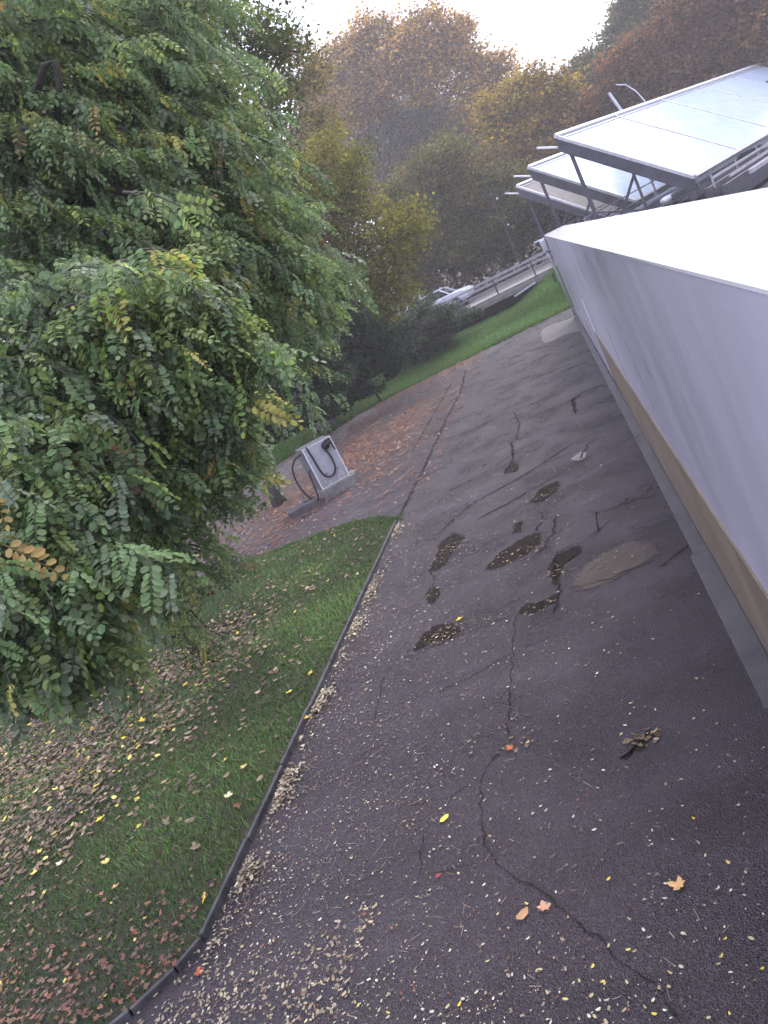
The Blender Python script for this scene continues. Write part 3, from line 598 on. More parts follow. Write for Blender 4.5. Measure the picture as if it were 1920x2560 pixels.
tree('broadleaf_tree', 'reddish brown tinged tree just left of the canopy posts', (-1.35,62.00,0.80), [(-1.05,62.00,4.34,1.79),(0.56,62.00,4.44,1.78),(0.44,62.00,6.32,2.06),(1.62,62.00,3.30,1.77),(2.20,62.00,5.42,1.46),(-0.55,62.00,8.32,2.05),(1.82,62.00,7.39,1.74)], 1100, 0.26, (0.191, 0.128, 0.033), group='mixed autumn trees beyond the bridge', alts=((0.15, (0.05, 0.06, 0.025)), (0.12, (0.17, 0.09, 0.04))), tight=0.4)
tree('broadleaf_tree', 'golden ochre tree crowning above the middle glazed canopy', (2.17,66.00,0.80), [(4.27,66.00,11.63,2.26),(5.55,66.00,9.44,2.11),(3.07,66.00,9.54,2.44),(3.30,66.00,13.04,1.81),(5.75,66.00,11.43,1.50),(1.71,66.00,10.86,2.14),(0.03,66.00,9.26,2.17),(5.45,66.00,7.67,1.52),(1.10,66.00,12.41,1.83),(3.47,66.00,7.47,1.84),(5.61,66.00,5.74,1.84),(6.82,66.00,3.25,1.84)], 1000, 0.28, (0.371, 0.252, 0.03), group='mixed autumn trees beyond the bridge', alts=((0.2, (0.09, 0.08, 0.03)),), tight=0.4)
tree('broadleaf_tree', 'russet brown tree at the upper right above the nearest canopy', (12.52,64.00,1.00), [(16.92,64.00,9.75,3.02),(18.41,64.00,7.86,3.02),(13.38,64.00,8.96,2.81),(10.51,64.00,8.83,2.28),(14.91,64.00,7.03,2.53),(19.07,64.00,9.88,2.71),(12.56,64.00,10.51,2.24),(15.66,64.00,11.51,3.02),(10.01,64.00,10.51,1.99),(7.64,64.00,8.94,1.45),(20.80,64.00,11.24,3.47)], 1100, 0.28, (0.212, 0.108, 0.035), group='mixed autumn trees beyond the bridge', alts=((0.25, (0.16, 0.075, 0.04)), (0.15, (0.04, 0.05, 0.025))), tight=0.4)
tree('broadleaf_tree', 'dim green tree with grey leaves between the russet and golden trees', (8.91,78.00,2.00), [(9.75,78.00,13.02,2.27),(11.83,78.00,12.92,2.42),(14.09,78.00,13.38,2.39),(8.84,78.00,10.73,2.12),(11.43,78.00,10.05,2.10),(8.05,78.00,13.25,1.58),(15.84,78.00,14.40,2.03),(13.37,78.00,15.10,1.87),(14.84,78.00,16.26,2.02)], 900, 0.3, (0.124, 0.131, 0.04), group='mixed autumn trees beyond the bridge', tight=0.4)
tree('broadleaf_tree', 'tall orange autumn tree against the white sky at top centre', (-14.81,84.00,2.00), [(-10.76,84.00,25.24,2.76),(-7.59,84.00,26.21,2.72),(-4.59,84.00,25.32,2.70),(-1.91,84.00,23.86,2.68),(0.12,84.00,22.00,2.29),(-4.95,84.00,22.86,3.11),(-8.61,84.00,22.52,3.16),(-2.54,84.00,20.80,3.10),(1.07,84.00,19.60,2.30),(2.64,84.00,17.62,2.11),(-11.68,84.00,21.78,3.20),(0.62,84.00,16.80,2.71),(1.46,84.00,23.12,1.14)], 620, 0.32, (0.474, 0.296, 0.073), group='mixed autumn trees beyond the bridge', alts=((0.25, (0.14, 0.1, 0.04)),), tight=0.42)
tree('broadleaf_tree', 'pale thin tree with sky showing through below the orange crown', (-14.19,92.00,2.00), [(-16.06,92.00,23.05,3.55),(-3.71,92.00,16.55,3.46),(0.02,92.00,14.58,3.00),(-14.56,92.00,18.22,4.02),(-11.15,92.00,15.10,4.01),(-7.08,92.00,13.45,3.97),(-2.91,92.00,12.19,3.49),(-18.96,92.00,19.58,3.62),(-7.84,92.00,17.84,2.62),(-14.40,92.00,26.13,2.63),(-9.49,92.00,21.34,3.05),(-4.98,92.00,19.81,2.58)], 900, 0.34, (0.24, 0.23, 0.06), group='mixed autumn trees beyond the bridge', alts=((0.25, (0.07, 0.075, 0.035)),), tight=0.45)
tree('broadleaf_tree', 'brownish green tree left of the orange crown reaching the top edge', (-12.63,44.00,0.00), [(-7.28,44.00,15.36,1.46),(-7.78,44.00,13.11,1.48),(-9.27,44.00,11.73,1.73),(-7.33,44.00,17.02,1.03),(-8.67,44.00,15.49,1.47),(-7.74,44.00,11.38,1.28)], 700, 0.2, (0.212, 0.179, 0.037), group='mixed autumn trees beyond the bridge', alts=((0.2, (0.14, 0.1, 0.03)),), tight=0.4)
tree('broadleaf_tree', 'dark green tree seen through the steel posts under the canopies', (12.87,74.00,1.00), [(6.94,74.00,4.98,2.40),(10.04,74.00,4.07,2.72),(13.08,74.00,3.18,2.69),(16.54,74.00,3.72,2.97),(19.52,74.00,3.13,2.94),(4.23,74.00,3.54,2.09),(12.41,74.00,5.89,2.67),(9.77,74.00,6.94,2.36),(22.42,74.00,3.52,3.21)], 800, 0.3, (0.095, 0.099, 0.031), group='mixed autumn trees beyond the bridge', alts=((0.2, (0.1, 0.08, 0.03)),), tight=0.4)
tree('broadleaf_tree', 'dark tree far left glimpsed through gaps in the locust leaves', (-22.45,30.00,0.00), [(-16.92,30.00,16.49,3.10),(-13.80,30.00,16.34,3.00),(-11.93,30.00,14.60,2.99),(-16.83,30.00,13.27,3.17),(-14.31,30.00,11.66,3.13),(-20.55,30.00,11.77,3.32),(-18.55,30.00,9.75,3.30),(-15.41,30.00,8.23,2.92),(-21.05,30.00,7.52,2.75),(-18.19,30.00,5.64,2.71),(-14.97,30.00,19.03,2.98),(-11.64,30.00,17.76,2.91),(-9.65,30.00,15.82,2.60),(-12.29,30.00,10.00,2.33),(-10.44,30.00,12.31,2.25),(-21.27,30.00,4.39,2.63)], 420, 0.26, (0.057, 0.081, 0.031), trunk_r=0.3, tight=0.5)
n = 26000; x = rng.uniform(-45,40,n); y = rng.uniform(56,62,n); z = 1+rng.random(n)**1.5*(2.6+2.5*vn(x,x*0,.25))
V = place(np.array([[[-.5,0,0],[0,-.32,.06],[.5,0,0],[0,.32,.06]]]), rmat(n,.85), np.stack([x,y,z],1), .22+.2*rng.random(n))
o = big('undergrowth', V, 4, tint(n,(.040,.045,.022),.3,((.15,(.09,.065,.03)),)), M['farleaf']); tag(o, 'tangled dull green undergrowth behind the upper road', 'undergrowth', kind='stuff')
tree('shrub', 'dim twiggy shrub at the foot of the locust trees on the lawn', (-7.89,9.50,0.00), [(-7.24,9.50,1.11,0.65),(-6.72,9.50,0.77,0.53),(-7.75,9.50,0.67,0.43),(-6.55,9.50,1.38,0.64),(-6.58,9.50,0.29,0.30),(-6.16,9.50,1.09,0.46),(-6.69,9.50,1.84,0.69),(-5.55,9.50,1.31,0.34)], 1700, 0.055, (0.07, 0.087, 0.037), cat='shrub', trunk_r=0.03, alts=((0.2, (0.12, 0.07, 0.045)),), tight=0.14)

# ---------------------------------------------------------------- locust trees close by, pinnate leaves
def frond(seed, base, droop=.25):
    r = np.random.default_rng(seed); F = []; C = []; n = 8; L = 1.0
    def curve(t): return np.array([0, t, -droop*t*t])
    w0 = .012
    for i in range(4):
        a, b = curve(i/4), curve((i+1)/4); F.append([a+[-w0,0,0], a+[w0,0,0], b+[w0*.7,0,0], b+[-w0*.7,0,0]]); C.append(np.array(base)*.8)
    for k in range(n):
        t = .14+.82*k/(n-1)
        for s in ((-1,1) if k < n-1 else (0,)):
            c = curve(t); ang = s*(1.18+r.normal()*.13) if s else r.normal()*.1
            ln = .25*(1-.3*abs(t-.5)*1.3)*(1+r.normal()*.08); wd = ln*.31
            d = np.array([math.sin(ang), math.cos(ang), -.18-.5*droop*t+r.normal()*.16]); d /= np.linalg.norm(d)
            sd = np.cross(d, [0,0,1]); sd /= np.linalg.norm(sd); up = np.cross(sd, d)
            roll = r.normal()*.35; sd2 = sd*math.cos(roll)+up*math.sin(roll); up2 = np.cross(sd2, d)
            a = c+d*.015; b = c+d*ln
            l1 = a+d*ln*.28+sd2*wd*.95+up2*wd*.25; l2 = a+d*ln*.75+sd2*wd*.85+up2*wd*.2
            r1 = a+d*ln*.28-sd2*wd*.95+up2*wd*.25; r2 = a+d*ln*.75-sd2*wd*.85+up2*wd*.2
            cc = np.array(base)*np.array([2.2,2.3,2.3])*(1+r.normal()*.16)*(1+r.normal(size=3)*.05)
            F.append([a,l1,l2,b]); F.append([a,b,r2,r1]); C += [cc, cc*.93]
    return np.array(F), np.array(C).clip(.004,.9)
FR = [frond(i, c, dr) for i,(c,dr) in enumerate([
 ((.078,.112,.046),.3), ((.094,.132,.056),.45), ((.064,.092,.044),.6), ((.112,.146,.050),.4), ((.130,.172,.046),.5), ((.088,.112,.066),.25),
 ((.20,.185,.050),.5), ((.22,.15,.05),.6), ((.12,.085,.045),.8)])]
FRW = np.array([.22,.22,.18,.15,.08,.12,.02,.008,.010])
def robinia(label, base, clusters, limbs, individuals, wts=FRW, group='locust trees with pinnate leaves'):
    """clusters: (x,y,z,rad,twigs,frond_len,(dir),(wts or None))"""
    t = empty('locust_tree', base); tag(t, label, 'tree', group); inv = Matrix.Translation(-Vector(base))
    pos = []; mats = []; kinds = []; lens = []; tw = MB()
    for (cx,cy,cz,rad,nt_,fl,dr,ww) in clusters:
        c = np.array([cx,cy,cz]); dr = unit(np.array(dr, float)); wt = FRW if ww is None else np.array(ww); wt = wt/wt.sum()
        for j in range(nt_):
            st = c + rng.normal(size=3)*rad*.42 - dr*rad*.35
            d = unit(dr*1.0 + rng.normal(size=3)*.55); ln = rad*(.5+.6*rng.random())
            sag = .25+.3*rng.random(); npt = max(4, int(ln/.045))
            ts = np.linspace(0,1,npt); pts = st + d*ts[:,None]*ln - np.array([0,0,1])*(ts**2)[:,None]*ln*sag
            if j % 2 == 0: tw.tube([pts[0], pts[npt//2], pts[-1]], [.011,.007,.002], 4, cap=False)
            kb_ = rng.choice(len(FR), p=wt)
            for i in range(1, npt):
                tan = unit(pts[i]-pts[i-1]); side = unit(np.cross(tan, [0,0,1]))*(1 if i%2 else -1)
                f = unit(tan*.55+side*.9+np.array([0,0,-.5])+rng.normal(size=3)*.25)
                up = unit(np.array([0,0,1.])+rng.normal(size=3)*.35); x = unit(np.cross(f, up)); up = np.cross(x, f)
                mats.append(np.stack([x,f,up], axis=1)); pos.append(pts[i])
                kinds.append(kb_ if rng.random()<.45 else rng.choice(len(FR), p=wt)); lens.append(fl*(.5+.6*rng.random()))
    pos = np.array(pos); mats = np.array(mats); kinds = np.array(kinds); lens = np.array(lens)
    cp = np.array(cam.location); near = np.argsort(np.linalg.norm(pos-cp, axis=1)/lens)
    ind = set(near[:individuals].tolist()); rest = np.array([i for i in range(len(pos)) if i not in ind])
    Vs = []; Cs = []
    for k,(F,C) in enumerate(FR):
        idx = rest[kinds[rest]==k]
        if len(idx) == 0: continue
        Vs.append(place(F, mats[idx], pos[idx], lens[idx]))
        b = (1+rng.normal(size=(len(idx),1,1))*.14).clip(.6,1.5); Cs.append((C[None]*b).reshape(-1,3))
    o = big('foliage', np.concatenate(Vs), 4, np.concatenate(Cs), M['leaf'], t); o.matrix_parent_inverse = inv; o['kind'] = 'stuff'
    for i in ind:
        o = bpy.data.objects.new('leaf', FRM[kinds[i]]); COL.objects.link(o); o.parent = t; o.matrix_parent_inverse = inv
        mm = Matrix(mats[i].tolist()).to_4x4(); s = lens[i]
        o.matrix_basis = Matrix.Translation(pos[i].tolist()) @ mm @ Matrix.Scale(s, 4)
    o = tw.build('twigs', M['bark'], t, smooth=True); o.matrix_parent_inverse = inv; o['kind'] = 'stuff'
    for pts, r0 in limbs:
        P = smoothpath(pts, 5); n = len(P); 
        o = MB().tube([(p.x+random.gauss(0,.015), p.y+random.gauss(0,.015), p.z+random.gauss(0,.015)) for p in P], [r0*(1-.8*i/(n-1)) for i in range(n)], 8).build('limb' if r0<.12 else 'trunk', M['bark'], t, smooth=True); o.matrix_parent_inverse = inv
    return len(pos)
FRM = []
for F,C in FR:
    o = big('leaf_shape', F, 4, C, M['leaf']); FRM.append(o.data); bpy.data.objects.remove(o)
nf = robinia('closest locust tree whose bright leafy branches hang in front of the lawn', (-9.2,5.2,0), [(-3.14,4.60,4.05,0.75,60,0.26,(0.8, -0.3, -0.25),None),(-2.64,4.68,4.08,0.65,60,0.25,(0.8, -0.3, -0.25),None),(-2.99,4.61,3.69,0.65,55,0.25,(0.8, -0.3, -0.25),None),(-2.37,4.73,3.84,0.5,50,0.24,(0.8, -0.3, -0.25),None),(-2.43,4.94,3.56,0.42,40,0.23,(0.8, -0.3, -0.25),None),(-2.21,4.44,4.12,0.38,24,0.24,(0.8, -0.3, -0.25),[0.12, 0.16, 0.08, 0.24, 0.22, 0.1, 0.07, 0.015, 0.01]),(-2.30,4.38,4.25,0.28,14,0.24,(0.9, 0.1, 0.1),[0.12, 0.16, 0.08, 0.24, 0.22, 0.1, 0.07, 0.015, 0.01]),(-2.02,4.77,3.94,0.32,22,0.25,(0.8, -0.3, -0.25),[0.15, 0.25, 0.05, 0.2, 0.2, 0.15, 0, 0, 0]),(-1.87,4.85,3.73,0.18,10,0.24,(0.9, -0.2, -0.2),[0.12, 0.16, 0.08, 0.24, 0.22, 0.1, 0.07, 0.015, 0.01]),(-2.08,4.76,3.72,0.34,26,0.24,(0.8, -0.3, -0.25),None),(-3.16,4.78,4.40,0.5,40,0.25,(0.8, -0.3, -0.25),None),(-2.25,4.69,3.45,0.22,12,0.24,(0.8, -0.3, -0.25),[0.15, 0.25, 0.05, 0.2, 0.2, 0.15, 0, 0, 0]),(-2.85,4.82,3.48,0.5,36,0.25,(0.8, -0.3, -0.25),None),(-2.83,5.17,3.28,0.4,26,0.23,(0.8, -0.3, -0.25),None),(-2.74,5.55,3.13,0.22,9,0.22,(0.8, -0.3, -0.25),None),(-2.16,4.68,4.18,0.16,8,0.24,(0.9, 0.1, 0.1),[0.12, 0.16, 0.08, 0.24, 0.22, 0.1, 0.07, 0.015, 0.01]),(-2.78,4.55,4.35,0.3,14,0.24,(0.9, 0.1, 0.1),[0.12, 0.16, 0.08, 0.24, 0.22, 0.1, 0.07, 0.015, 0.01]),(-1.79,4.77,3.61,0.1,4,0.25,(0.9, -0.2, 0),[0.15, 0.25, 0.05, 0.2, 0.2, 0.15, 0, 0, 0]),(-2.13,4.74,3.58,0.25,14,0.24,(0.9, -0.2, -0.4),None),(-3.41,4.42,3.95,0.5,40,0.25,(0.8, -0.3, -0.25),None),(-3.19,4.96,3.31,0.4,24,0.24,(0.8, -0.3, -0.25),None),(-3.17,5.54,3.04,0.3,14,0.22,(0.8, -0.3, -0.25),None),(-3.68,5.44,2.83,0.42,26,0.21,(0.8, -0.3, -0.25),None),(-3.48,5.79,2.75,0.4,22,0.2,(0.8, -0.3, -0.25),None),(-4.03,5.37,2.43,0.35,20,0.2,(0.8, -0.3, -0.25),None),(-3.84,5.75,2.41,0.35,18,0.19,(0.8, -0.3, -0.25),None),(-4.03,5.75,1.91,0.3,14,0.18,(0.8, -0.3, -0.25),None),(-3.09,5.78,2.70,0.28,12,0.2,(0.8, -0.3, -0.25),None),(-3.58,6.13,2.30,0.22,8,0.18,(0.8, -0.3, -0.25),None),(-2.99,3.62,3.45,0.55,50,0.25,(0.7, -0.3, -0.4),None),(-2.91,3.68,3.22,0.42,44,0.25,(0.7, -0.3, -0.5),None),(-3.11,3.37,3.09,0.45,46,0.25,(0.7, -0.3, -0.5),None),(-3.03,3.40,2.84,0.3,32,0.26,(0.7, -0.3, -0.5),None),(-3.24,3.19,2.79,0.28,20,0.26,(0.6, -0.3, -0.7),None),(-2.94,4.04,3.33,0.34,20,0.25,(0.7, -0.3, -0.4),None),(-2.93,3.80,3.52,0.4,24,0.25,(0.7, -0.3, -0.3),[0.12, 0.16, 0.08, 0.24, 0.22, 0.1, 0.07, 0.015, 0.01]),(-2.97,3.73,2.94,0.25,12,0.25,(0.7, -0.3, -0.6),None)], [([(-9.2,5.2,-.2),(-9.1,5.2,1.5),(-8.6,5.1,3.0),(-8.0,5.0,4.6),(-7.4,4.8,6)],.2), ([(-8.9,5.2,2.2),(-6.5,4.9,3.6),(-3.05,4.61,4.37),(-2.39,4.43,4.29),(-2.04,4.63,4.18)],.028), ([(-8.8,5.2,2.6),(-6,4.8,3.5),(-3.22,4.70,3.80),(-2.44,4.82,3.56)],.04), ([(-9,5.2,1.7),(-6,4.2,2.6),(-3.20,3.69,3.16),(-3.08,3.44,2.61)],.035)], 300)
nf += robinia('taller locust tree with blue green leaves filling the upper left', (-11.5,12,0), [(-3.18,7.10,6.91,1.0,60,0.24,(0.75, -0.25, -0.3),None),(-2.85,7.80,6.97,1.0,60,0.24,(0.75, -0.25, -0.3),None),(-2.53,8.52,6.85,0.9,40,0.24,(0.75, -0.25, -0.3),None),(-3.33,6.94,6.34,1.0,64,0.24,(0.75, -0.25, -0.3),None),(-2.96,7.49,6.22,1.0,64,0.24,(0.75, -0.25, -0.3),None),(-2.68,8.36,6.25,0.8,40,0.24,(0.75, -0.25, -0.3),None),(-3.64,6.72,5.87,0.9,60,0.24,(0.75, -0.25, -0.3),None),(-3.23,6.99,5.68,0.95,64,0.24,(0.75, -0.25, -0.3),None),(-2.85,7.62,5.57,0.9,60,0.24,(0.75, -0.25, -0.3),None),(-2.52,8.86,5.81,0.7,34,0.24,(0.75, -0.25, -0.3),None),(-2.63,8.02,5.16,0.75,44,0.24,(0.75, -0.25, -0.3),None),(-3.68,6.41,5.28,0.85,52,0.24,(0.75, -0.25, -0.3),None),(-3.27,6.68,5.07,0.85,52,0.24,(0.75, -0.25, -0.3),None),(-2.89,7.10,4.92,0.8,50,0.24,(0.75, -0.25, -0.3),None),(-2.50,7.72,4.68,0.7,44,0.24,(0.75, -0.25, -0.3),None),(-2.31,8.61,4.75,0.5,22,0.24,(0.75, -0.25, -0.3),None),(-2.82,7.20,4.53,0.5,30,0.24,(0.75, -0.25, -0.3),None),(-2.38,8.23,4.22,0.45,26,0.24,(0.75, -0.25, -0.3),None),(-2.69,7.93,4.08,0.45,26,0.24,(0.75, -0.25, -0.3),None),(-2.42,8.66,3.84,0.35,16,0.24,(0.75, -0.25, -0.3),None),(-2.19,9.10,4.32,0.35,14,0.24,(0.75, -0.25, -0.3),None),(-2.46,9.09,5.35,0.5,22,0.24,(0.75, -0.25, -0.3),None),(-2.69,8.38,3.57,0.3,12,0.24,(0.75, -0.25, -0.3),None),(-3.06,6.42,4.61,0.5,26,0.24,(0.75, -0.25, -0.3),None),(-3.02,8.99,2.91,0.22,6,0.24,(0.75, -0.25, -0.3),None)], [([(-11.5,12,-.2),(-11.3,12,2),(-10.4,11.6,4.5),(-9.5,11,7),(-8.6,10.2,9)],.24), ([(-11,11.8,3.2),(-4.48,7.49,6.41),(-3.50,7.04,6.15),(-3.22,6.83,6.13)],.07), ([(-10.6,11.7,4.0),(-3.26,6.58,6.11),(-3.04,6.54,5.89),(-2.95,6.61,5.47)],.045),([(-10.9,11.8,3.4),(-3.60,6.93,5.23),(-2.83,7.33,5.00),(-2.43,8.41,4.41)],.05)], 150)
print('fronds', nf)

# ---------------------------------------------------------------- grass
def blades(name, P, h, w, col, label):
    n = len(P); a = rng.random(n)*2*math.pi; lean = rng.normal(size=(n,2))*.45*h[:,None]
    s = np.stack([np.cos(a), np.sin(a), np.zeros(n)], 1)*(w[:,None] if hasattr(w,'__len__') else w)
    tip = P+np.stack([lean[:,0], lean[:,1], h], 1); V = np.stack([P-s, P+s, tip], 1)
    o = big(name, V, 3, col, M['grass']); tag(o, label, 'grass', kind='stuff'); return o
n = 330000; px = rng.uniform(-15,-4.13,n); py = rng.uniform(1.6,16.2,n)
ok = inpoly(px,py,lawnp); px, py = px[ok], py[ok]
def litter_w(x, y):   # how much fallen leaf covers the lawn
    a = sst((-5.9-x + .25*(y-6))/2.4)*sst((y-4.4)/1.5)*sst((12.5-y)/3.5); b = sst((5.1-y)/1.4)
    return np.clip(np.maximum(a*.9, b*.85), 0, 1)*(.55+.9*vn(x,y,1.3))
lwv = litter_w(px,py); keep = rng.random(len(px)) > lwv*.75; px, py = px[keep], py[keep]
dd = np.hypot(px, py); keep = rng.random(len(px)) < np.clip(9/dd, .4, 1); px, py = px[keep], py[keep]; n = len(px)
g = vn(px,py,.9); hh = (.028+.04*rng.random(n))*(.7+.6*g)
c = tint(n, (.125,.225,.062), .3, ((.12,(.17,.14,.06)),))*(.45+1.0*g)[:,None]
blades('lawn_grass', np.stack([px,py,np.full(n,.034)],1), hh, .0045+.003*(dd[keep][:n]/9), c.clip(.004,.9), 'short green lawn grass between the kerb and the locust trees')
n = 90000; px = rng.uniform(-13,2.1,n); t_ = rng.random(n)**1.2; y0 = bank_y0(px); py = y0+(43-y0)*t_
c = tint(n, (.125,.235,.062), .28, ((.1,(.2,.18,.08)),))*(.7+.6*vn(px,py,.5))[:,None]
blades('bank_grass_blades', np.stack([px,py,bank_h(px,py)-.01],1), .10+.1*rng.random(n), .016, c.clip(.004,.9), 'bright green mown grass covering the bank before the bridge')
n = 9000; k = rng.random(n)*len(LAWNEDGE[:-1]); i0 = k.astype(int); fr = k-i0; LE = np.array(LAWNEDGE)
p = LE[i0]*(1-fr[:,None])+LE[i0+1]*fr[:,None]+rng.normal(size=(n,2))*.09
blades('edge_grass', np.stack([p[:,0],p[:,1],np.full(n,.0)],1), .05+.05*rng.random(n), .007, tint(n,(.06,.12,.035),.3,((.25,(.14,.12,.05)),)), 'ragged taller grass along the far edge of the lawn')

# ---------------------------------------------------------------- fallen leaves
def maple(seed):
    r = np.random.default_rng(seed); P = []
    lobes = [(-2.35,.55),(-1.25,.85),(0,1.05),(1.25,.85),(2.35,.55)]
    P.append((0,-.25,0))
    for i,(a,l) in enumerate(lobes[::-1]):
        a2 = a; 
        if i: P.append((math.sin((a+prev)/2)*.5, math.cos((a+prev)/2)*.5, r.normal()*.03))
        for da,ll in ((.36,.74),(0,1),(-.36,.74)): P.append((math.sin(a2+da)*l*ll, math.cos(a2+da)*l*ll, .22*l*ll*r.random()+r.normal()*.03))
        prev = a
    P = np.array(P); n = len(P); c = np.array([0,.1,0.]); return np.array([[c,P[i],P[(i+1)%n]] for i in range(n)])*.5
def oval(asp, curl):
    a = np.array([[-.5,0,curl],[-.25,-.5*asp,0],[.25,-.5*asp,0],[.5,0,curl],[.25,.5*asp,0],[-.25,.5*asp,0]]); c = np.array([0,0,-curl*.3])
    return np.array([[c,a[i],a[(i+1)%6]] for i in range(6)])
MAP = [maple(i) for i in range(5)]; OV = [oval(.45,.12), oval(.5,.02), oval(.35,.2)]
BROWN = [(.13,.085,.05),(.185,.125,.078),(.085,.05,.032),(.26,.19,.12),(.10,.065,.04),(.15,.11,.045)]
RUST = [(.20,.075,.04),(.25,.11,.065),(.15,.065,.04)]
YEL = [(.58,.42,.05),(.5,.42,.12),(.62,.50,.10)]
PALE = [(.42,.39,.29),(.50,.48,.38),(.36,.33,.18),(.36,.29,.17),(.27,.22,.15)]
def scatter(name, label, P, tmpls, sizes, cols, tilt=.25, cat='fallen leaves', parent=None):
    Vs = []; Cs = []; k = rng.integers(0, len(tmpls), len(P)); cols = np.asarray(cols)
    for q,T in enumerate(tmpls):
        i = np.where(k==q)[0]
        if len(i)==0: continue
        Vs.append(place(T, rmat(len(i), tilt), P[i], sizes[i])); Cs.append(np.repeat(cols[i], len(T), axis=0)*(1+rng.normal(size=(len(i)*len(T),1))*.08))
    o = big(name, np.concatenate(Vs), 3, np.concatenate(Cs).clip(.004,.9), M['litter'], parent); tag(o, label, cat, kind='stuff'); return o
def pick(pal, n, v=.2): 
    c = np.array(pal)[rng.integers(0,len(pal),n)]*(1+rng.normal(size=(n,1))*v); return c.clip(.01,.85)
# each fallen leaf that shows large is a thing of its own
_lc = {}
def leafthing(name, T, key, col, loc, size, label, group=None, tilt=.2, rot=None):
    if (key, col) not in _lc:
        o = big(name+'_shape', T, 3, np.tile(col,(len(T),1))*(1+rng.normal(size=(len(T),1))*.08), M['litter']); _lc[(key,col)] = o.data; bpy.data.objects.remove(o)
    o = bpy.data.objects.new(name, _lc[(key,col)]); COL.objects.link(o); o.location = loc; o.scale = (size,)*3
    o.rotation_euler = (random.gauss(0,tilt), random.gauss(0,tilt), random.random()*6.28 if rot is None else rot); tag(o, label, 'leaf', group); return o
# lawn litter
n = 60000; x = rng.uniform(-14,-4.2,n); y = rng.uniform(2,14.5,n); wgt = litter_w(x,y); ok = inpoly(x,y,lawnp)&(rng.random(n) < wgt*.65+.13*vn(x+5,y,1.9)**2+.015); x,y = x[ok],y[ok]; n = len(x)
print('lawn litter', n)
dist = np.hypot(x,y); red = (y < 5.3+rng.normal(size=n)*.5)
cols = np.where(red[:,None], pick(RUST+BROWN[:2], n), pick(BROWN, n)); yy_ = rng.random(n) < .045; cols[yy_] = pick(YEL, yy_.sum())
sz = np.where(red, .05, .085)*(.6+.8*rng.random(n)); P = np.stack([x,y,np.full(n,.055)+rng.random(n)*.03],1)
near = np.argsort(dist - (sz*20)); vis = near[:240]; rest = near[240:]
scatter('lawn_leaf_litter', 'mass of brown fallen leaves lying over the lawn under the locust trees', P[rest], MAP+OV[:2], sz[rest], cols[rest], .45)
for i in vis:
    c = cols[i]; q = random.choice(BROWN+RUST if not yy_[i] else YEL) if not red[i] else random.choice(RUST+BROWN[:2])
    nm = 'yellow' if q in YEL else ('rust red' if q in RUST else 'brown'); kk = random.randrange(5)
    leafthing('fallen_leaf', MAP[kk], ('m',kk), q, P[i], sz[i]*1.1, f'{nm} dry fallen leaf lying among others on the grass left of the kerb', f'{nm} leaves fallen on the lawn', .35)
leafthing('fallen_leaf', MAP[0], 's0', (.55,.33,.14), (-0.61,3.63,0.020), 0.14, 'large tan maple leaf alone on the asphalt at lower right', None, .12, 1.2)
leafthing('fallen_leaf', MAP[1], 's1', (.50,.27,.17), (-1.40,3.69,0.020), 0.11, 'pinkish brown maple leaf beside the long crack in the asphalt', None, .12, 0.3)
leafthing('fallen_leaf', OV[0], 's2', (.42,.24,.11), (-1.54,3.68,0.020), 0.11, 'curled brown leaf just left of the pinkish maple leaf', None, .12, 0.9)
leafthing('fallen_leaf', MAP[2], 's3', (.75,.58,.03), (-2.36,8.10,0.020), 0.12, 'bright yellow leaf lying by a wet hollow in the road', None, .12, 0.2)
leafthing('fallen_leaf', MAP[3], 's4', (.55,.52,.30), (-4.56,5.86,0.090), 0.13, 'large pale cream maple leaf on the lawn near the kerb', None, .12, 0.1)
leafthing('fallen_leaf', MAP[1], 's5', (.68,.55,.06), (-4.48,7.67,0.080), 0.12, 'yellow leaf on the green grass close to the kerb', None, .12, 0.1)
leafthing('fallen_leaf', MAP[2], 's6', (.62,.40,.05), (-3.99,6.88,0.090), 0.09, 'small golden leaf resting against the kerb top', None, .12, 0.4)
leafthing('fallen_leaf', MAP[4], 's7', (.60,.47,.14), (-5.78,5.43,0.080), 0.12, 'golden maple leaf low on the left of the lawn', None, .12, 2)
leafthing('fallen_leaf', MAP[0], 's8', (.55,.30,.13), (-5.41,5.00,0.080), 0.1, 'orange brown maple leaf below the golden one on the lawn', None, .12, 1)
leafthing('fallen_leaf', MAP[1], 's9', (.66,.60,.38), (-6.53,5.64,0.080), 0.1, 'cream leaf on grass at the left side of the lawn', None, .12, 1.5)
leafthing('fallen_leaf', MAP[2], 's10', (.42,.10,.03), (-3.97,3.84,0.020), 0.1, 'rust red leaf just inside the kerb curve', None, .12, 0.6)
leafthing('fallen_leaf', MAP[2], 's11', (.48,.12,.04), (-1.66,5.35,0.020), 0.09, 'orange red leaf on the crack in the middle of the road', None, .12, 0.6)
leafthing('fallen_leaf', MAP[3], 's12', (.35,.05,.06), (-2.15,4.17,0.020), 0.06, 'dark red leaf among pale leaflets on the road', None, .12, 0.6)
leafthing('fallen_leaf', OV[1], 's13', (.62,.55,.10), (-2.17,4.74,0.020), 0.09, 'yellow green leaf left of the road middle crack', None, .12, 0.6)
leafthing('fallen_leaf', MAP[0], 's14', (.70,.52,.04), (-7.08,8.41,0.090), 0.13, 'bright yellow maple leaf, biggest of the yellow cluster on the lawn', None, .12, 0.6)
leafthing('fallen_leaf', MAP[2], 's15', (.66,.48,.05), (-7.44,8.69,0.090), 0.1, 'yellow leaf at the left end of the yellow cluster', None, .12, 1.6)
leafthing('fallen_leaf', MAP[3], 's16', (.62,.45,.05), (-7.26,8.40,0.080), 0.1, 'yellow leaf at the lower left of the yellow cluster', None, .12, 2.6)
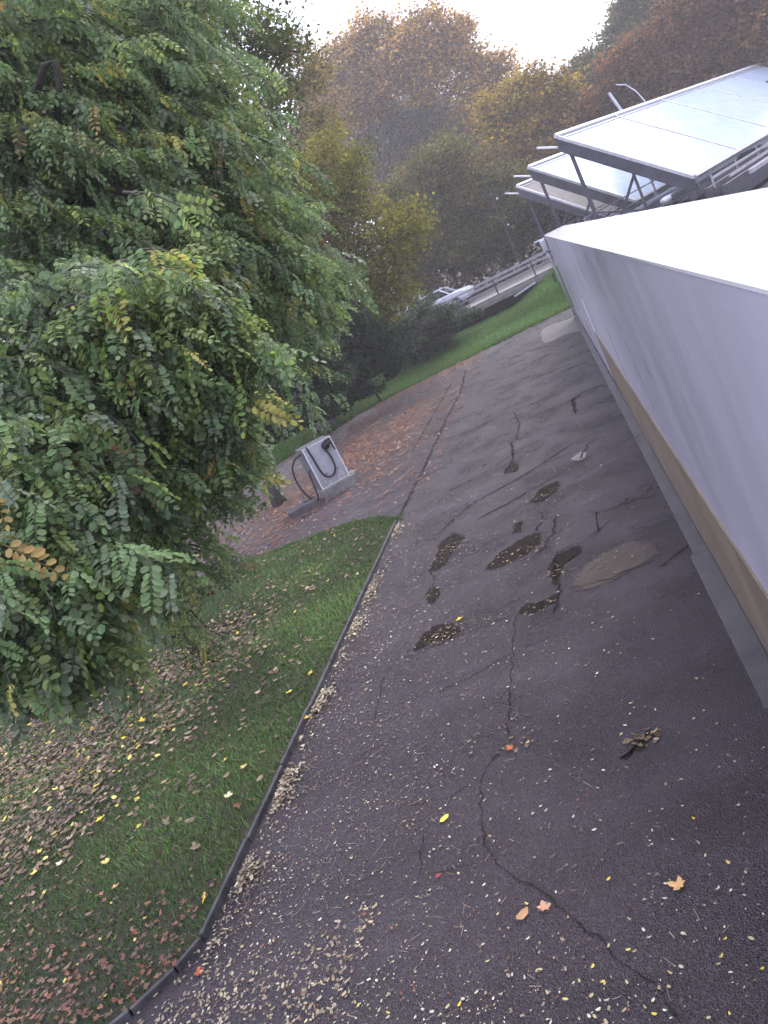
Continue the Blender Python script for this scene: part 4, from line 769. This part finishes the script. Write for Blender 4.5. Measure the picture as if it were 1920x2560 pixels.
leafthing('fallen_leaf', MAP[3], 's17', (.70,.50,.04), (-6.39,6.23,0.090), 0.11, 'yellow leaf alone among brown leaves at left', None, .12, 2.6)
# apron and bank edge: rusty needles
def strips(name, label, x, y, z, ln, wd, cols, cat='leaf litter'):
    n = len(x); a = rng.random(n)*6.28; d = np.stack([np.cos(a),np.sin(a),rng.normal(size=n)*.15],1)*ln[:,None]; s = np.stack([-np.sin(a),np.cos(a),np.zeros(n)],1)*wd[:,None] if hasattr(wd,'__len__') else np.stack([-np.sin(a),np.cos(a),np.zeros(n)],1)*wd
    P = np.stack([x,y,z],1); o = big(name, np.stack([P-d-s,P+d-s,P+d+s,P-d+s],1), 4, cols, M['litter']); tag(o, label, cat, kind='stuff')
n = 90000; x = rng.uniform(-16,-3.6,n); y = rng.uniform(14.2,34,n)
dbank = bank_y0(x)-y; den = np.exp(-np.clip(dbank,0,99)/1.6)*.9*(dbank>-.4) + .75*np.exp(-((x+6.6)/1.9)**2-((y-22.5)/4.2)**2) + .28*(x<-7.2) + .04
ok = (rng.random(n) < den*(.4+.9*vn(x,y,1.1))) & inpoly(x,y,ROADP); x,y = x[ok],y[ok]; n = len(x); print('needles', n)
strips('rusty_needle_litter', 'rusty brown needle and leaf litter drifted over the asphalt round the cabinet', x, y, .012+.02*rng.random(n), .03+.035*rng.random(n), .008+.009*rng.random(n), pick([(.22,.085,.05),(.30,.14,.085),(.13,.055,.04),(.34,.22,.14)], n, .25))
n = 22000; x = rng.uniform(-30,-6.5,n); y = rng.uniform(15,45,n); ok = ~inpoly(x,y,ROADP)&~inpoly(x,y,lawnp)&(y<bank_y0(x)); x,y=x[ok],y[ok]; n=len(x)
strips('woodland_litter', 'brown leaf litter on the ground under the shrubs', x, y, -.05+.04*rng.random(n), .06+.05*rng.random(n), .03+.02*rng.random(n), pick(BROWN+RUST, n, .3))
# kerb drift
n = 15000; y = rng.uniform(3.9,13.2,n); x = -4.035+np.abs(rng.normal(size=n))*.10+.05*vn(y,y*0,2.)
ok = (rng.random(n) < sst((vn(y,y*0+3,1.9)-.42)/.2)*np.exp(-(x+4.03)/.16)*(1.1-.05*y)+.03) & (rng.random(n)<.7); x,y=x[ok],y[ok]; n=len(x); print('kerb', n)
scatter('kerb_leaf_drift', 'pale tan drift of small leaflets gathered along the kerb on the road', np.stack([x,y,.01+.03*rng.random(n)],1), OV, .028+.03*rng.random(n), pick([(.36,.30,.20),(.24,.19,.12),(.44,.39,.27),(.15,.11,.075)], n), .5)
n = 1300; x = rng.uniform(-4.6,-2.6,n); y = rng.uniform(2.6,4.4,n); ok = inpoly(x,y,ROADP)&(rng.random(n)<sst((vn(x,y,2.2)-.35)/.3)); x,y=x[ok],y[ok]; n=len(x)
scatter('corner_leaf_drift', 'pale tan leaflets heaped on the road inside the kerb curve', np.stack([x,y,.01+.02*rng.random(n)],1), OV, .022+.025*rng.random(n), pick([(.34,.28,.18),(.20,.15,.10),(.28,.23,.15)], n), .4)
# leaflets over the road
n = 60000; x = rng.uniform(-4.05,.15,n); y = 2.4+rng.random(n)**1.25*17
den = np.exp(-np.clip(x+4.0-.9*np.clip(5-y,0,2)*.8,0,9)/1.15)*np.exp(-np.clip(y-4.2,0,99)/6.5)+.05*np.exp(-y/12)
ok = rng.random(n) < den*(.15+1.5*vn(x,y,1.7)**1.5+.5*vn(x+9,y,5.))*.62; x,y=x[ok],y[ok]; n=len(x); print('leaflets', n)
sz = (.009+.022*rng.random(n)**2.2)*(1+.03*y); cols = pick(PALE, n, .22); br_ = rng.random(n)<.3; cols[br_] = pick(BROWN+RUST, br_.sum())
P = np.stack([x,y,.008+.01*rng.random(n)],1); order = np.argsort(np.hypot(x,y)-sz*120)
vis, rest = order[:260], order[260:]
scatter('road_leaflets', 'many tiny pale leaflets sprinkled over the wet asphalt', P[rest], OV, sz[rest], cols[rest], .2)
for i in vis:
    kk = random.randrange(3); q = random.choice(PALE if random.random()<.85 else YEL)
    nm = 'yellow' if q in YEL else 'pale cream'
    leafthing('leaflet', OV[kk], ('o',kk), q, P[i], sz[i]*1.05, f'tiny {nm} oval leaflet lying flat on the wet dark asphalt', f'{nm} leaflets on the near asphalt', .12)
for hx,hy,hr,hn in [(-0.63, 5.0, 0.1, 34), (-1.34, 11.45, 0.16, 20), (-2.53, 7.85, 0.16, 26), (-2.72, 10.68, 0.18, 22), (-1.69, 9.42, 0.25, 26), (-1.09, 8.44, 0.14, 18), (-1.39, 7.69, 0.14, 12), (-0.42, 8.12, 0.3, 22), (-1.62, 5.41, 0.12, 16)]:
    a = rng.random(hn)*6.28; rr = np.sqrt(rng.random(hn))*hr
    scatter('hollow_debris', 'small brown and tan leaves washed together in a road hollow', np.stack([hx+np.cos(a)*rr*1.5, hy+np.sin(a)*rr, np.full(hn,.014)],1), OV+MAP[:1], .03+.03*rng.random(hn), pick(BROWN+[(.30,.2,.11)], hn, .25), .3)
n = 3000; x = -4+np.abs(rng.normal(size=n))*1.3; y = 2.6+rng.random(n)*9
strips('twig_litter', 'thin brown leaf stalks and straws strewn over the road', x, y, .01+.006*rng.random(n), .012+.03*rng.random(n)**2, .0012+.001*rng.random(n), pick([(.20,.15,.11),(.28,.22,.17),(.10,.08,.065)], n, .2))

# ---------------------------------------------------------------- haze
hb = MB().box(-340,340,-120,480,-1.1,42).build('haze', None) if False else None
hz_m = bpy.data.materials.new('haze'); hz_m.use_nodes = True; t = hz_m.node_tree; t.nodes.clear()
vo_ = t.nodes.new('ShaderNodeVolumePrincipled'); vo_.inputs['Density'].default_value = .0018; vo_.inputs['Color'].default_value = (.93,.91,.93,1); vo_.inputs['Anisotropy'].default_value = .3
t.links.new(vo_.outputs[0], (oo := t.nodes.new('ShaderNodeOutputMaterial')).inputs['Volume'])
hz_ = MB().box(-620,620,-620,920,-1.1,46).build('haze', hz_m); tag(hz_, kind='stuff')
